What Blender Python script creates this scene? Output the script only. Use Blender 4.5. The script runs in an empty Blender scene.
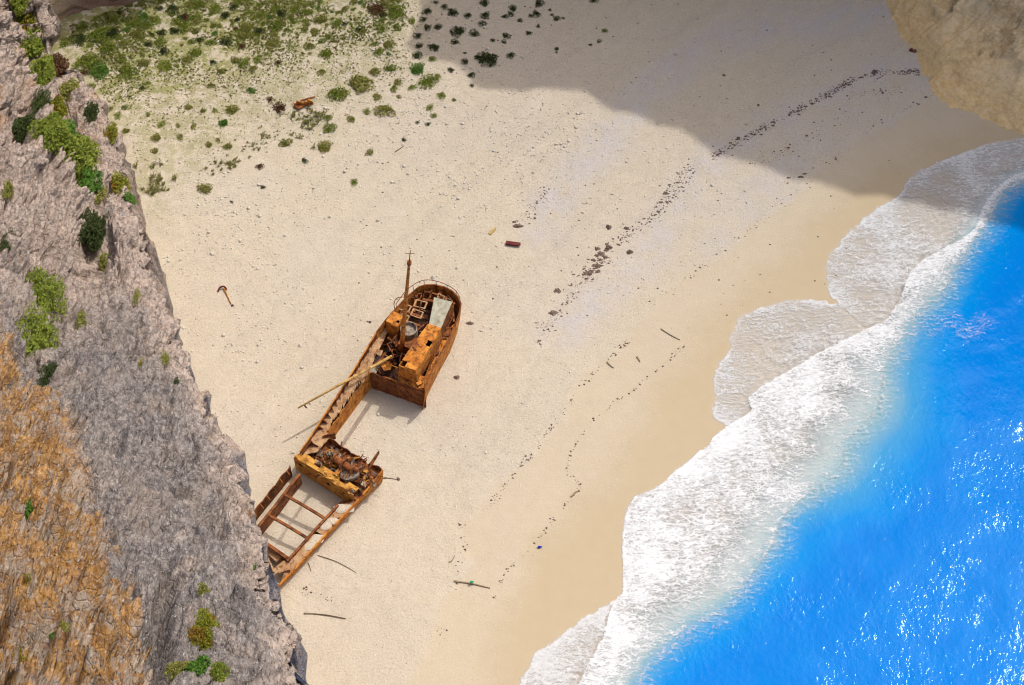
import bpy, math, random
import numpy as np
from mathutils import Vector
from mathutils.bvhtree import BVHTree

random.seed(7)
RNG = np.random.default_rng(11)
S = bpy.context.scene
COL = S.collection
W, H = 1024, 685
HFOV = math.radians(30.0)
PITCH = math.radians(57.0)
CAM = np.array([0.0, 0.0, 190.0])
FPX = (W / 2) / math.tan(HFOV / 2)
FWD = np.array([0, math.cos(PITCH), -math.sin(PITCH)])
UPV = np.array([0, math.sin(PITCH), math.cos(PITCH)])
RGT = np.array([1.0, 0, 0])
SUN_EL = math.radians(58.0)
SUN_AZ = math.radians(48.0)            # from +Y towards +X
SUNV = np.array([math.cos(SUN_EL) * math.sin(SUN_AZ), math.cos(SUN_EL) * math.cos(SUN_AZ), math.sin(SUN_EL)])
SHD = SUNV[:2] / SUNV[2]               # horizontal run per metre of height

# ------------------------------------------------------------------ survey helpers
def ray(px, py):
    d = FWD + RGT * ((px - W / 2) / FPX) + UPV * ((H / 2 - py) / FPX)
    return d / np.linalg.norm(d)
def G(px, py, z=0.0):
    """the point of the place at height z that the survey photograph shows at (px, py)"""
    d = ray(px, py)
    return CAM + d * ((z - CAM[2]) / d[2])
def G2(pts, z=0.0):
    return np.array([G(a, b, z)[:2] for a, b in pts])
def V(p): return Vector((float(p[0]), float(p[1]), float(p[2])))

# ------------------------------------------------------------------ noise
_perm = RNG.permutation(256); _perm = np.concatenate([_perm, _perm, _perm])
_grad = RNG.normal(size=(256, 3)); _grad /= np.linalg.norm(_grad, axis=1)[:, None]
def pn(P):
    P = np.asarray(P, float); i = np.floor(P).astype(int); f = P - i; i &= 255
    u = f * f * f * (f * (f * 6 - 15) + 10); out = 0
    for dx in (0, 1):
        for dy in (0, 1):
            for dz in (0, 1):
                h = _perm[_perm[_perm[(i[:, 0] + dx) & 255] + ((i[:, 1] + dy) & 255)] + ((i[:, 2] + dz) & 255)]
                g = _grad[h]
                d = g[:, 0] * (f[:, 0] - dx) + g[:, 1] * (f[:, 1] - dy) + g[:, 2] * (f[:, 2] - dz)
                w = (u[:, 0] if dx else 1 - u[:, 0]) * (u[:, 1] if dy else 1 - u[:, 1]) * (u[:, 2] if dz else 1 - u[:, 2])
                out = out + w * d
    return out * 1.6
def fbm(P, oct=4, gain=0.5, lac=2.03, ridge=False):
    a, s, o = 1.0, 0.0, np.zeros(len(P)); Q = np.array(P, float)
    for k in range(oct):
        n = pn(Q + 17.3 * k)
        o += a * ((1 - 2 * np.abs(n)) if ridge else n); s += a; a *= gain; Q = Q * lac
    return o / s
def worley(P):
    """F1, F2 distances and the id of the nearest cell of a jittered 3-D grid"""
    P = np.asarray(P, float); i = np.floor(P).astype(int)
    f1 = np.full(len(P), 9.0); f2 = np.full(len(P), 9.0); cid = np.zeros(len(P), int)
    for dx in (-1, 0, 1):
        for dy in (-1, 0, 1):
            for dz in (-1, 0, 1):
                c = i + np.array([dx, dy, dz]); m = c & 255
                h = _perm[_perm[_perm[m[:, 0]] + m[:, 1]] + m[:, 2]]
                q = c + 0.5 + 0.48 * _grad[h]
                d = np.linalg.norm(P - q, axis=1)
                n = d < f1
                f2 = np.where(n, f1, np.minimum(f2, d)); cid = np.where(n, h, cid); f1 = np.where(n, d, f1)
    return f1, f2, cid
def sstep(a, b, x):
    t = np.clip((x - a) / (b - a), 0, 1); return t * t * (3 - 2 * t)
def polydist(P, line, closed=False):
    P = np.asarray(P)[:, :2]; d = np.full(len(P), 1e9); n = len(line)
    for k in range(n if closed else n - 1):
        a = line[k]; b = line[(k + 1) % n]; ab = b - a; L = (ab * ab).sum() + 1e-9
        t = np.clip(((P - a) @ ab) / L, 0, 1)
        d = np.minimum(d, np.linalg.norm(P - a - t[:, None] * ab, axis=1))
    return d
def inside(P, poly):
    x, y = P[:, 0], P[:, 1]; r = np.zeros(len(P), bool); n = len(poly)
    for k in range(n):
        x0, y0 = poly[k]; x1, y1 = poly[(k + 1) % n]
        c = (y0 > y) != (y1 > y)
        r ^= c & (x < (x1 - x0) * (y - y0) / (y1 - y0 + 1e-12) + x0)
    return r
def sdf(P, poly):                       # positive inside
    d = polydist(P, poly, True); return np.where(inside(P, poly), d, -d)
def smooth_line(pts, n=6):
    """Catmull-Rom through the points"""
    p = np.array(pts, float); out = []
    for k in range(len(p) - 1):
        a = p[max(k - 1, 0)]; b = p[k]; c = p[k + 1]; d = p[min(k + 2, len(p) - 1)]
        for t in np.linspace(0, 1, n, endpoint=False):
            out.append(0.5 * (2 * b + (c - a) * t + (2 * a - 5 * b + 4 * c - d) * t * t + (3 * b - a - 3 * c + d) * t ** 3))
    out.append(p[-1]); return np.array(out)

# ------------------------------------------------------------------ mesh helpers
def mesh_np(name, verts, quads, mat, smooth=True, attrs=None):
    me = bpy.data.meshes.new(name)
    verts = np.asarray(verts, np.float32); quads = np.asarray(quads, np.int32)
    k = quads.shape[1]
    me.vertices.add(len(verts)); me.vertices.foreach_set('co', verts.ravel())
    me.loops.add(quads.size); me.loops.foreach_set('vertex_index', quads.ravel())
    me.polygons.add(len(quads)); me.polygons.foreach_set('loop_start', np.arange(len(quads), dtype=np.int32) * k)
    me.update(calc_edges=True)
    if smooth: me.polygons.foreach_set('use_smooth', np.ones(len(quads), bool))
    for a, v in (attrs or {}).items():
        at = me.attributes.new(a, 'FLOAT', 'POINT'); at.data.foreach_set('value', np.asarray(v, np.float32))
    me.materials.append(mat)
    return me
def link(name, me, parent=None):
    o = bpy.data.objects.new(name, me); COL.objects.link(o)
    if parent is not None: o.parent = parent
    return o
def tag(o, label=None, cat=None, group=None, kind=None):
    if label: o['label'] = label
    if cat: o['category'] = cat
    if group: o['group'] = group
    if kind: o['kind'] = kind
    return o
def gridfaces(nr, nc):
    i = np.arange(nr * nc).reshape(nr, nc)
    return np.stack([i[:-1, :-1], i[:-1, 1:], i[1:, 1:], i[1:, :-1]], -1).reshape(-1, 4)

class MB:
    def __init__(self): self.v = []; self.f = []
    def add(self, vs, fs):
        b = len(self.v); self.v += [tuple(float(c) for c in p) for p in vs]; self.f += [[b + i for i in f] for f in fs]
    def slab(self, top, th):
        top = [np.array(p, float) for p in top]; n = len(top)
        bot = [p - np.array([0, 0, th]) for p in top]
        self.add(top + bot, [list(range(n)), list(range(2 * n - 1, n - 1, -1))] + [[i, i + n, (i + 1) % n + n, (i + 1) % n] for i in range(n)])
    def beam(self, p, q, w, h, roll=0.0, bend=0.0, seg=1):
        p = np.array(p, float); q = np.array(q, float); d = q - p; d /= np.linalg.norm(d)
        up = np.array([0, 0, 1.0]) if abs(d[2]) < 0.95 else np.array([1.0, 0, 0])
        s = np.cross(d, up); s /= np.linalg.norm(s); u = np.cross(s, d)
        if roll: s, u = s * math.cos(roll) + u * math.sin(roll), u * math.cos(roll) - s * math.sin(roll)
        vs = []; fs = []
        for k in range(seg + 1):
            t = k / seg; c = p + (q - p) * t - np.array([0, 0, bend * 4 * t * (1 - t)])
            vs += [c - s * w / 2 - u * h / 2, c + s * w / 2 - u * h / 2, c + s * w / 2 + u * h / 2, c - s * w / 2 + u * h / 2]
        for k in range(seg):
            for j in range(4):
                fs.append([k * 4 + j, k * 4 + (j + 1) % 4, k * 4 + 4 + (j + 1) % 4, k * 4 + 4 + j])
        fs += [[3, 2, 1, 0], [seg * 4 + j for j in range(4)]]
        self.add(vs, fs)
    def tube(self, pts, r, n=8):
        pts = [np.array(p, float) for p in pts]; m = len(pts); rs = r if hasattr(r, '__len__') else [r] * m
        vs = []; fs = []
        for k, p in enumerate(pts):
            d = pts[min(k + 1, m - 1)] - pts[max(k - 1, 0)]; d /= np.linalg.norm(d)
            up = np.array([0, 0, 1.0]) if abs(d[2]) < 0.9 else np.array([1.0, 0, 0])
            s = np.cross(d, up); s /= np.linalg.norm(s); u = np.cross(s, d)
            for j in range(n):
                a = 2 * math.pi * j / n; vs.append(p + (s * math.cos(a) + u * math.sin(a)) * rs[k])
        for k in range(m - 1):
            for j in range(n):
                fs.append([k * n + j, k * n + (j + 1) % n, k * n + n + (j + 1) % n, k * n + n + j])
        fs += [list(range(n - 1, -1, -1)), [(m - 1) * n + j for j in range(n)]]
        self.add(vs, fs)
    def wall(self, top, zbot, th, rag=0.0, step=0.35, taper=None, closed=False):
        """an upright plate under a 3-D polyline; rag bites its upper edge"""
        top = [np.array(p, float) for p in top]
        if closed: top = top + [top[0]]
        pts = []
        for a, b in zip(top[:-1], top[1:]):
            n = max(1, int(np.linalg.norm(b - a) / step))
            pts += [a + (b - a) * k / n for k in range(n)]
        if not closed: pts.append(top[-1])
        m = len(pts); vs = []; fs = []
        for k, p in enumerate(pts):
            a = pts[(k - 1) % m if closed else max(k - 1, 0)]; b = pts[(k + 1) % m if closed else min(k + 1, m - 1)]
            d = (b - a)[:2]; d = d / (np.linalg.norm(d) + 1e-9); nrm = np.array([-d[1], d[0], 0])
            z = p[2] - (abs(random.gauss(0, rag)) if rag else 0)
            zb = zbot(k / m) if callable(zbot) else zbot
            off = taper * nrm if taper else 0
            wob = nrm * (0.05 * math.sin(k * 0.9) + random.gauss(0, 0.015)) if rag else 0
            pt = np.array([p[0], p[1], z]) + wob; mid = np.array([p[0], p[1], (z + zb) / 2]) + (off * 0.35 if taper else 0); pb = np.array([p[0], p[1], zb]) + off
            for q in (pt, mid, pb): vs += [q + nrm * th / 2, q - nrm * th / 2]
        for k in range(m if closed else m - 1):
            a = k * 6; b = ((k + 1) % m) * 6
            fs += [[a, b, b + 1, a + 1], [a + 1, b + 1, b + 3, a + 3], [a + 3, b + 3, b + 5, a + 5], [a + 5, b + 5, b + 4, a + 4], [a + 4, b + 4, b + 2, a + 2], [a + 2, b + 2, b, a]]
        if not closed:
            e = (m - 1) * 6; fs += [[0, 1, 3, 2], [2, 3, 5, 4], [e, e + 2, e + 3, e + 1], [e + 2, e + 4, e + 5, e + 3]]
        self.add(vs, fs)
    def sheet(self, a, b, c, d, nu, nv, th=.05, amp=.05, drop=(), seed=0):
        """a buckled plate of nu x nv panels between four corners; drop lists rusted-out panels"""
        r = random.Random(seed); P = {}
        for i in range(nu + 1):
            for j in range(nv + 1):
                s, t = i / nu, j / nv; p = (a * (1 - s) + b * s) * (1 - t) + (d * (1 - s) + c * s) * t
                P[i, j] = p + np.array([r.gauss(0, amp * .6), r.gauss(0, amp * .6), r.gauss(0, amp)])
        for i in range(nu):
            for j in range(nv):
                if (i, j) not in drop: self.slab([P[i, j], P[i + 1, j], P[i + 1, j + 1], P[i, j + 1]], th)
    def build(self, name, mat, parent=None, smooth=False, origin=None):
        me = bpy.data.meshes.new(name)
        off = np.array(parent.location) if parent is not None else (np.array(origin, float) if origin is not None else np.zeros(3))
        # sub-parts: their parent's parent carries the offset
        p = parent
        if p is not None and p.parent is not None: off = np.array(p.parent.location)
        me.from_pydata([(a - off[0], b - off[1], c - off[2]) for a, b, c in self.v], [], self.f)
        me.validate(); me.update()
        if smooth: me.polygons.foreach_set('use_smooth', np.ones(len(me.polygons), bool))
        me.materials.append(mat)
        o = link(name, me, parent)
        if parent is None and origin is not None: o.location = origin
        return o
def empty(name, loc):
    o = bpy.data.objects.new(name, None); COL.objects.link(o); o.location = loc; return o

# ------------------------------------------------------------------ materials
class NT:
    def __init__(self, name):
        self.m = bpy.data.materials.new(name); self.m.use_nodes = True
        self.t = self.m.node_tree; self.t.nodes.clear()
        self.out = self.n('ShaderNodeOutputMaterial')
    def n(self, typ, **kw):
        o = self.t.nodes.new(typ)
        for k, v in kw.items(): setattr(o, k, v)
        return o
    def l(self, a, b): self.t.links.new(a, b)
    def setin(self, sock, v):
        if isinstance(v, bpy.types.NodeSocket): self.l(v, sock)
        elif isinstance(v, (tuple, list)) and len(v) == 3 and sock.type == 'RGBA': sock.default_value = (*v, 1)
        else: sock.default_value = v
    def attr(self, name): return self.n('ShaderNodeAttribute', attribute_name=name).outputs['Fac']
    def pos(self): return self.n('ShaderNodeNewGeometry').outputs['Position']
    def obj(self): return self.n('ShaderNodeTexCoord').outputs['Object']
    def mapping(self, v, scale=(1, 1, 1), rot=(0, 0, 0), loc=(0, 0, 0)):
        o = self.n('ShaderNodeMapping'); self.l(v, o.inputs[0]); o.inputs['Scale'].default_value = scale
        o.inputs['Rotation'].default_value = rot; o.inputs['Location'].default_value = loc; return o.outputs[0]
    def noise(self, v, scale, detail=4, rough=0.55, dist=0.0, col=False):
        o = self.n('ShaderNodeTexNoise'); self.l(v, o.inputs['Vector']); o.inputs['Scale'].default_value = scale
        o.inputs['Detail'].default_value = detail; o.inputs['Roughness'].default_value = rough; o.inputs['Distortion'].default_value = dist
        return o.outputs['Color' if col else 'Fac']
    def voro(self, v, scale, feature='F1', rand=1.0, out='Distance'):
        o = self.n('ShaderNodeTexVoronoi', feature=feature); self.l(v, o.inputs['Vector']); o.inputs['Scale'].default_value = scale
        o.inputs['Randomness'].default_value = rand; return o.outputs[out]
    def math(self, op, a, b=None, c=None, clamp=False):
        o = self.n('ShaderNodeMath', operation=op, use_clamp=clamp)
        for s, x in zip(o.inputs, (a, b, c)):
            if x is not None: self.setin(s, x)
        return o.outputs[0]
    def ss(self, x, a, b, lo=0.0, hi=1.0):
        o = self.n('ShaderNodeMapRange', interpolation_type='SMOOTHSTEP'); self.setin(o.inputs['Value'], x)
        for k, q in (('From Min', a), ('From Max', b), ('To Min', lo), ('To Max', hi)): self.setin(o.inputs[k], q)
        return o.outputs['Result']
    def mix(self, f, a, b, mode='MIX'):
        o = self.n('ShaderNodeMix', data_type='RGBA', blend_type=mode); self.setin(o.inputs[0], f)
        self.setin(o.inputs[6], a); self.setin(o.inputs[7], b); return o.outputs[2]
    def vadd(self, a, b, scale=1.0):
        o = self.n('ShaderNodeVectorMath', operation='SCALE'); self.l(b, o.inputs[0]); o.inputs['Scale'].default_value = scale
        p = self.n('ShaderNodeVectorMath', operation='ADD'); self.l(a, p.inputs[0]); self.l(o.outputs[0], p.inputs[1]); return p.outputs[0]
    def bump(self, h, strength, dist=0.1, prev=None):
        o = self.n('ShaderNodeBump'); self.setin(o.inputs['Height'], h); o.inputs['Strength'].default_value = strength
        o.inputs['Distance'].default_value = dist
        if prev is not None: self.l(prev, o.inputs['Normal'])
        return o.outputs[0]
    def bsdf(self, color, rough=0.9, spec=0.2, normal=None, alpha=None, **kw):
        o = self.n('ShaderNodeBsdfPrincipled'); self.setin(o.inputs['Base Color'], color); self.setin(o.inputs['Roughness'], rough)
        self.setin(o.inputs['Specular IOR Level'], spec)
        if normal is not None: self.l(normal, o.inputs['Normal'])
        if alpha is not None: self.setin(o.inputs['Alpha'], alpha)
        for k, v in kw.items(): self.setin(o.inputs[k], v)
        self.l(o.outputs[0], self.out.inputs['Surface']); return self.m

def mat_sand():
    t = NT('sand'); p = t.pos()
    n_big = t.noise(p, 0.06, 3); n_mid = t.noise(p, 0.7, 5, 0.6); n_fine = t.noise(p, 5.0, 3, 0.7)
    c = t.mix(n_mid, (0.48, 0.412, 0.308), (0.56, 0.49, 0.378))
    c = t.mix(t.math('MULTIPLY', t.ss(n_big, 0.4, 0.65), 0.5), c, (0.51, 0.45, 0.37))
    c = t.mix(t.math('MULTIPLY', t.ss(t.noise(p, 1.8, 6, 0.75), 0.50, 0.72), 0.34), c, (0.38, 0.32, 0.245))
    sd = t.attr('tide'); sv = t.n('ShaderNodeCombineXYZ'); t.l(t.math('ADD', sd, t.math('MULTIPLY', t.noise(p, 0.25, 4, 0.6), 5.0)), sv.inputs[0])
    t.l(t.math('MULTIPLY', t.noise(p, 0.05, 2), 4.0), sv.inputs[1])
    band = t.noise(sv.outputs[0], 0.55, 5, 0.7)
    c = t.mix(t.math('MULTIPLY', t.ss(band, 0.50, 0.68), 0.38), c, (0.40, 0.345, 0.285))
    c = t.mix(t.math('MULTIPLY', t.ss(band, 0.46, 0.32), 0.35), c, (0.58, 0.52, 0.43))
    gr = t.attr('gravel')
    gm = t.math('MULTIPLY', gr, t.ss(t.noise(p, 0.35, 5, 0.65), 0.3, 0.62), clamp=True)
    c = t.mix(t.math('MULTIPLY', gm, 0.85), c, t.mix(t.noise(p, 6, 2, 0.8), (0.38, 0.355, 0.35), (0.57, 0.53, 0.515)))
    damp = t.attr('damp'); wet = t.attr('wet'); film = t.attr('film')
    c = t.mix(t.math('MULTIPLY', damp, 0.85), c, t.mix(n_mid, (0.455, 0.38, 0.27), (0.51, 0.43, 0.315)))
    c = t.mix(wet, c, t.mix(n_mid, (0.41, 0.325, 0.205), (0.45, 0.36, 0.235)))
    c = t.mix(film, c, t.mix(t.noise(p, 0.5, 4), (0.37, 0.305, 0.23), (0.44, 0.38, 0.31)))
    # soil and thin ground cover where the plants grow
    veg = t.attr('veg')
    vm = t.math('MULTIPLY', veg, t.ss(t.noise(p, 0.55, 6, 0.75), 0.41, 0.56), clamp=True)
    c = t.mix(t.math('MULTIPLY', vm, 0.9), c, t.mix(t.noise(p, 1.7, 4, 0.7), (0.15, 0.175, 0.035), (0.32, 0.30, 0.11)))
    # grains and pebbles
    vd = t.voro(p, 3.2); vc = t.n('ShaderNodeTexVoronoi'); t.l(p, vc.inputs['Vector']); vc.inputs['Scale'].default_value = 3.2
    sp = t.n('ShaderNodeSeparateColor'); t.l(vc.outputs['Color'], sp.inputs[0])
    pale = t.math('MULTIPLY', t.ss(sp.outputs[0], 0.80, 0.86), t.ss(vd, 0.36, 0.16))
    dark = t.math('MULTIPLY', t.ss(sp.outputs[1], 0.93, 0.95), t.ss(vd, 0.26, 0.14))
    dry = t.math('SUBTRACT', 1.0, t.math('MAXIMUM', t.math('MAXIMUM', wet, film), t.math('MULTIPLY', damp, 0.6)))
    c = t.mix(t.math('MULTIPLY', t.math('MULTIPLY', pale, dry), 0.7), c, (0.68, 0.65, 0.58))
    c = t.mix(t.math('MULTIPLY', t.math('MULTIPLY', dark, dry), 0.75), c, (0.18, 0.145, 0.11))
    c = t.mix(t.math('MULTIPLY', t.ss(n_fine, 0.48, 0.66), t.math('MULTIPLY', dry, 0.36)), c, (0.31, 0.255, 0.195))
    hgt = t.math('ADD', t.math('MULTIPLY', t.math('ADD', t.math('MULTIPLY', t.noise(p, 3.6, 5, 0.7), 0.55), t.math('MULTIPLY', t.noise(p, 0.55, 4, 0.6), 0.7)), 1.0), t.math('MULTIPLY', t.ss(vd, 0.35, 0.0), t.math('MULTIPLY', pale, 0.5)))
    hgt = t.math('MULTIPLY', hgt, t.math('ADD', t.math('MULTIPLY', dry, 0.95), 0.05))
    b = t.bump(hgt, 0.75, 0.30)
    rough = t.math('SUBTRACT', 0.95, t.math('ADD', t.math('MULTIPLY', wet, 0.35), t.math('MULTIPLY', film, 0.25)))
    return t.bsdf(c, rough, 0.2, b)

def mat_sea():
    t = NT('sea_water'); p = t.pos()
    deep = t.attr('deep')
    dn = t.math('ADD', deep, t.math('MULTIPLY', t.math('SUBTRACT', t.noise(p, 0.16, 5, 0.6), 0.5), t.math('MULTIPLY', 0.5, deep)), clamp=True)
    r = t.n('ShaderNodeValToRGB'); t.l(dn, r.inputs[0]); e = r.color_ramp.elements
    e[0].position = 0.0; e[0].color = (0.37, 0.44, 0.44, 1)
    e[1].position = 1.0; e[1].color = (0.0, 0.168, 0.56, 1)
    for q, c in ((0.14, (0.20, 0.345, 0.40)), (0.34, (0.04, 0.255, 0.50)), (0.6, (0.0, 0.205, 0.57))):
        x = e.new(q); x.color = (*c, 1)
    c = t.mix(t.math('MULTIPLY', t.ss(t.noise(p, 0.30, 6, 0.65, 0.6), 0.42, 0.72), t.math('MULTIPLY', deep, 0.30)), r.outputs[0], (0.0, 0.128, 0.49))
    q = t.mapping(p, (1.0, 0.62, 1), (0, 0, math.radians(-38)))
    gust = t.ss(t.noise(p, 0.12, 5, 0.65), 0.38, 0.72, 0.40, 1.12)
    h = t.math('ADD', t.math('MULTIPLY', t.noise(q, 0.30, 2, 0.5), 0.42), t.math('MULTIPLY', t.math('MULTIPLY', t.noise(q, 1.9, 3, 0.55, 0.3), gust), 0.30))
    b = t.bump(h, 1.0, 0.26)
    soft = t.bump(h, 0.5, 0.34)
    body = t.n('ShaderNodeBsdfDiffuse'); t.l(c, body.inputs['Color']); t.l(soft, body.inputs['Normal'])
    gl = t.n('ShaderNodeBsdfGlossy'); gl.inputs['Color'].default_value = (0.62, 0.88, 1.0, 1); gl.inputs['Roughness'].default_value = 0.075; t.l(b, gl.inputs['Normal'])
    fr = t.n('ShaderNodeFresnel'); fr.inputs['IOR'].default_value = 1.20; t.l(b, fr.inputs['Normal'])
    mx = t.n('ShaderNodeMixShader'); t.l(fr.outputs[0], mx.inputs[0]); t.l(body.outputs[0], mx.inputs[1]); t.l(gl.outputs[0], mx.inputs[2])
    tr = t.n('ShaderNodeBsdfTransparent'); m2 = t.n('ShaderNodeMixShader'); t.l(t.attr('opac'), m2.inputs[0]); t.l(tr.outputs[0], m2.inputs[1]); t.l(mx.outputs[0], m2.inputs[2])
    t.l(m2.outputs[0], t.out.inputs['Surface']); return t.m

def mat_foam():
    t = NT('sea_foam'); p = t.pos()
    d = t.attr('dens'); lace = t.attr('lace')
    w = t.vadd(p, t.noise(p, 0.7, 5, 0.65, col=True), 1.5)
    q = t.mapping(w, (0.42, 1.5, 1), (0, 0, math.radians(-35)))
    e1 = t.voro(q, 1.5, 'DISTANCE_TO_EDGE'); e2 = t.voro(q, 3.6, 'DISTANCE_TO_EDGE')
    net = t.math('MAXIMUM', t.ss(e1, 0.13, 0.0), t.math('MULTIPLY', t.ss(e2, 0.16, 0.0), 0.75))
    f = t.noise(q, 2.0, 7, 0.75)
    pat = t.math('ADD', t.math('MULTIPLY', net, 0.22), t.math('MULTIPLY', f, 1.0))
    a = t.ss(t.math('ADD', pat, d), 0.88, 1.45)
    a = t.math('MULTIPLY', a, t.ss(d, 0.02, 0.16), clamp=True)
    a = t.math('MULTIPLY', a, t.math('SUBTRACT', 1.0, t.math('MULTIPLY', lace, 0.22)))
    c = t.mix(t.ss(t.noise(p, 1.6, 6, 0.7), 0.35, 0.7), (0.60, 0.615, 0.625), (0.74, 0.75, 0.75))
    b = t.bump(t.noise(q, 2.4, 6, 0.66), 0.5, 0.055)
    return t.bsdf(c, 0.8, 0.15, b, alpha=a)

DIP = np.array([-0.25, 0.72, -0.66]); DIP = DIP / np.linalg.norm(DIP)
def mat_cliff():
    t = NT('limestone_cliff'); p = t.pos()
    dt = t.n('ShaderNodeVectorMath', operation='DOT_PRODUCT'); t.l(p, dt.inputs[0]); dt.inputs[1].default_value = tuple(DIP)
    sc = t.n('ShaderNodeVectorMath', operation='SCALE'); sc.inputs[0].default_value = tuple(DIP); t.l(t.math('MULTIPLY', dt.outputs['Value'], -0.58), sc.inputs['Scale'])
    q = t.vadd(p, sc.outputs[0])                       # drawn out down the dip of the beds
    og = t.attr('ochre'); n1 = t.noise(q, 0.22, 6, 0.62); n2 = t.noise(q, 2.6, 10, 0.78); n3 = t.noise(p, 5.0, 5, 0.75)
    grey = t.mix(t.ss(n2, 0.38, 0.62), (0.112, 0.096, 0.092), (0.30, 0.268, 0.245))
    grey = t.mix(t.math('MULTIPLY', t.ss(n1, 0.50, 0.64), 0.55), grey, t.mix(n2, (0.22, 0.165, 0.125), (0.35, 0.295, 0.25)))
    och = t.mix(t.ss(n2, 0.36, 0.62), (0.21, 0.095, 0.026), (0.50, 0.285, 0.10))
    och = t.mix(t.ss(t.noise(q, 0.6, 9, 0.75), 0.47, 0.56), och, t.mix(n3, (0.25, 0.185, 0.135), (0.50, 0.40, 0.30)))
    och = t.mix(t.math('MULTIPLY', t.ss(t.noise(q, 0.9, 9, 0.76), 0.50, 0.62), 0.75), och, t.mix(n3, (0.15, 0.075, 0.04), (0.30, 0.17, 0.09)))
    m = t.ss(t.math('ADD', og, t.math('MULTIPLY', t.math('SUBTRACT', t.noise(q, 0.40, 8, 0.76), 0.5), 2.1)), 0.28, 0.80)
    grey = t.mix(t.math('MULTIPLY', t.attr('beige'), t.ss(t.noise(q, 0.7, 9, 0.74), 0.30, 0.48)), grey, t.mix(t.ss(n2, 0.36, 0.60), (0.21, 0.155, 0.125), (0.50, 0.405, 0.335)))
    c = t.mix(m, grey, och)
    c = t.mix(t.math('MULTIPLY', t.ss(n3, 0.56, 0.68), 0.85), c, (0.50, 0.455, 0.41))
    c = t.mix(t.math('MULTIPLY', t.ss(t.noise(q, 2.0, 10, 0.8), 0.555, 0.65), 0.8), c, (0.07, 0.058, 0.058))
    vo = t.n('ShaderNodeTexVoronoi'); t.l(t.vadd(q, t.noise(p, 3.0, 4, 0.7, col=True), 0.55), vo.inputs['Vector']); vo.inputs['Scale'].default_value = 5.5
    vs_ = t.n('ShaderNodeSeparateColor'); t.l(vo.outputs['Color'], vs_.inputs[0])
    c = t.mix(t.math('MULTIPLY', t.ss(vs_.outputs[0], 0.74, 0.86), t.ss(vo.outputs['Distance'], 0.5, 0.1)), c, (0.45, 0.41, 0.37))
    c = t.mix(t.math('MULTIPLY', t.ss(vs_.outputs[1], 0.74, 0.86), t.ss(vo.outputs['Distance'], 0.5, 0.1)), c, (0.10, 0.085, 0.08))
    lich = t.ss(t.noise(p, 0.9, 5, 0.7), 0.66, 0.74)
    c = t.mix(t.math('MULTIPLY', lich, 0.45), c, (0.12, 0.13, 0.04))
    h = t.math('ADD', t.noise(q, 2.0, 9, 0.72), t.math('MULTIPLY', t.ss(t.voro(q, 1.8, 'DISTANCE_TO_EDGE'), 0.0, 0.12), 0.25))
    b = t.bump(h, 1.0, 0.22)
    b = t.bump(t.noise(p, 7.0, 5, 0.75), 0.8, 0.05, b)
    return t.bsdf(c, 0.95, 0.12, b)

def mat_headland():
    t = NT('tan_limestone'); p = t.pos()
    q = t.mapping(p, (1, 1, 2.2))
    n1 = t.noise(q, 0.12, 6, 0.62); n2 = t.noise(q, 1.6, 10, 0.76)
    c = t.mix(t.ss(n2, 0.36, 0.64), (0.62, 0.42, 0.20), (0.93, 0.74, 0.45))
    c = t.mix(t.math('MULTIPLY', t.ss(n1, 0.45, 0.65), 0.45), c, (0.92, 0.76, 0.50))
    c = t.mix(t.math('MULTIPLY', t.ss(t.noise(t.mapping(p, (0.4, 0.4, 2.2)), 1.1, 9, 0.75), 0.54, 0.64), 0.45), c, (0.50, 0.33, 0.16))
    c = t.mix(t.math('MULTIPLY', t.ss(t.noise(p, 0.9, 10, 0.78), 0.56, 0.63), 0.6), c, (0.93, 0.84, 0.68))
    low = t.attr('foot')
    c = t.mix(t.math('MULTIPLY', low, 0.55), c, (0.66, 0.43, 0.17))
    c = t.mix(t.math('MULTIPLY', t.attr('cave'), 0.85), c, t.mix(n2, (0.10, 0.055, 0.06), (0.24, 0.13, 0.10)))  # shade of the cave mouth painted as dark purple rock
    c = t.mix(t.math('MULTIPLY', t.ss(t.noise(p, 1.6, 6, 0.75), 0.62, 0.72), 0.6), c, (0.13, 0.09, 0.06))
    b = t.bump(t.math('ADD', t.noise(q, 0.5, 10, 0.68), t.math('MULTIPLY', t.noise(t.mapping(p, (0.35, 0.35, 2.6)), 0.9, 6, 0.65), 0.5)), 0.9, 0.35)
    return t.bsdf(c, 0.95, 0.12, b)

def mat_rust(name, dark, mid, light, pale=(0.45, 0.33, 0.22), palef=0.25, rough=0.85):
    t = NT(name); p = t.pos()
    n1 = t.noise(p, 0.9, 6, 0.65); n2 = t.noise(p, 4.5, 5, 0.7)
    c = t.mix(t.ss(n1, 0.35, 0.65), mid, light)
    c = t.mix(t.math('MULTIPLY', t.ss(t.noise(p, 1.7, 7, 0.75), 0.48, 0.62), 0.85), c, dark)
    c = t.mix(t.math('MULTIPLY', t.ss(n2, 0.58, 0.74), palef * 2), c, pale)
    st = t.noise(t.mapping(p, (3.0, 3.0, 0.35)), 1.2, 5, 0.65)
    c = t.mix(t.math('MULTIPLY', t.ss(st, 0.55, 0.7), 0.5), c, dark)
    b = t.bump(t.noise(p, 3.2, 7, 0.7), 0.7, 0.12)
    return t.bsdf(c, rough, 0.25, b)

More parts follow.
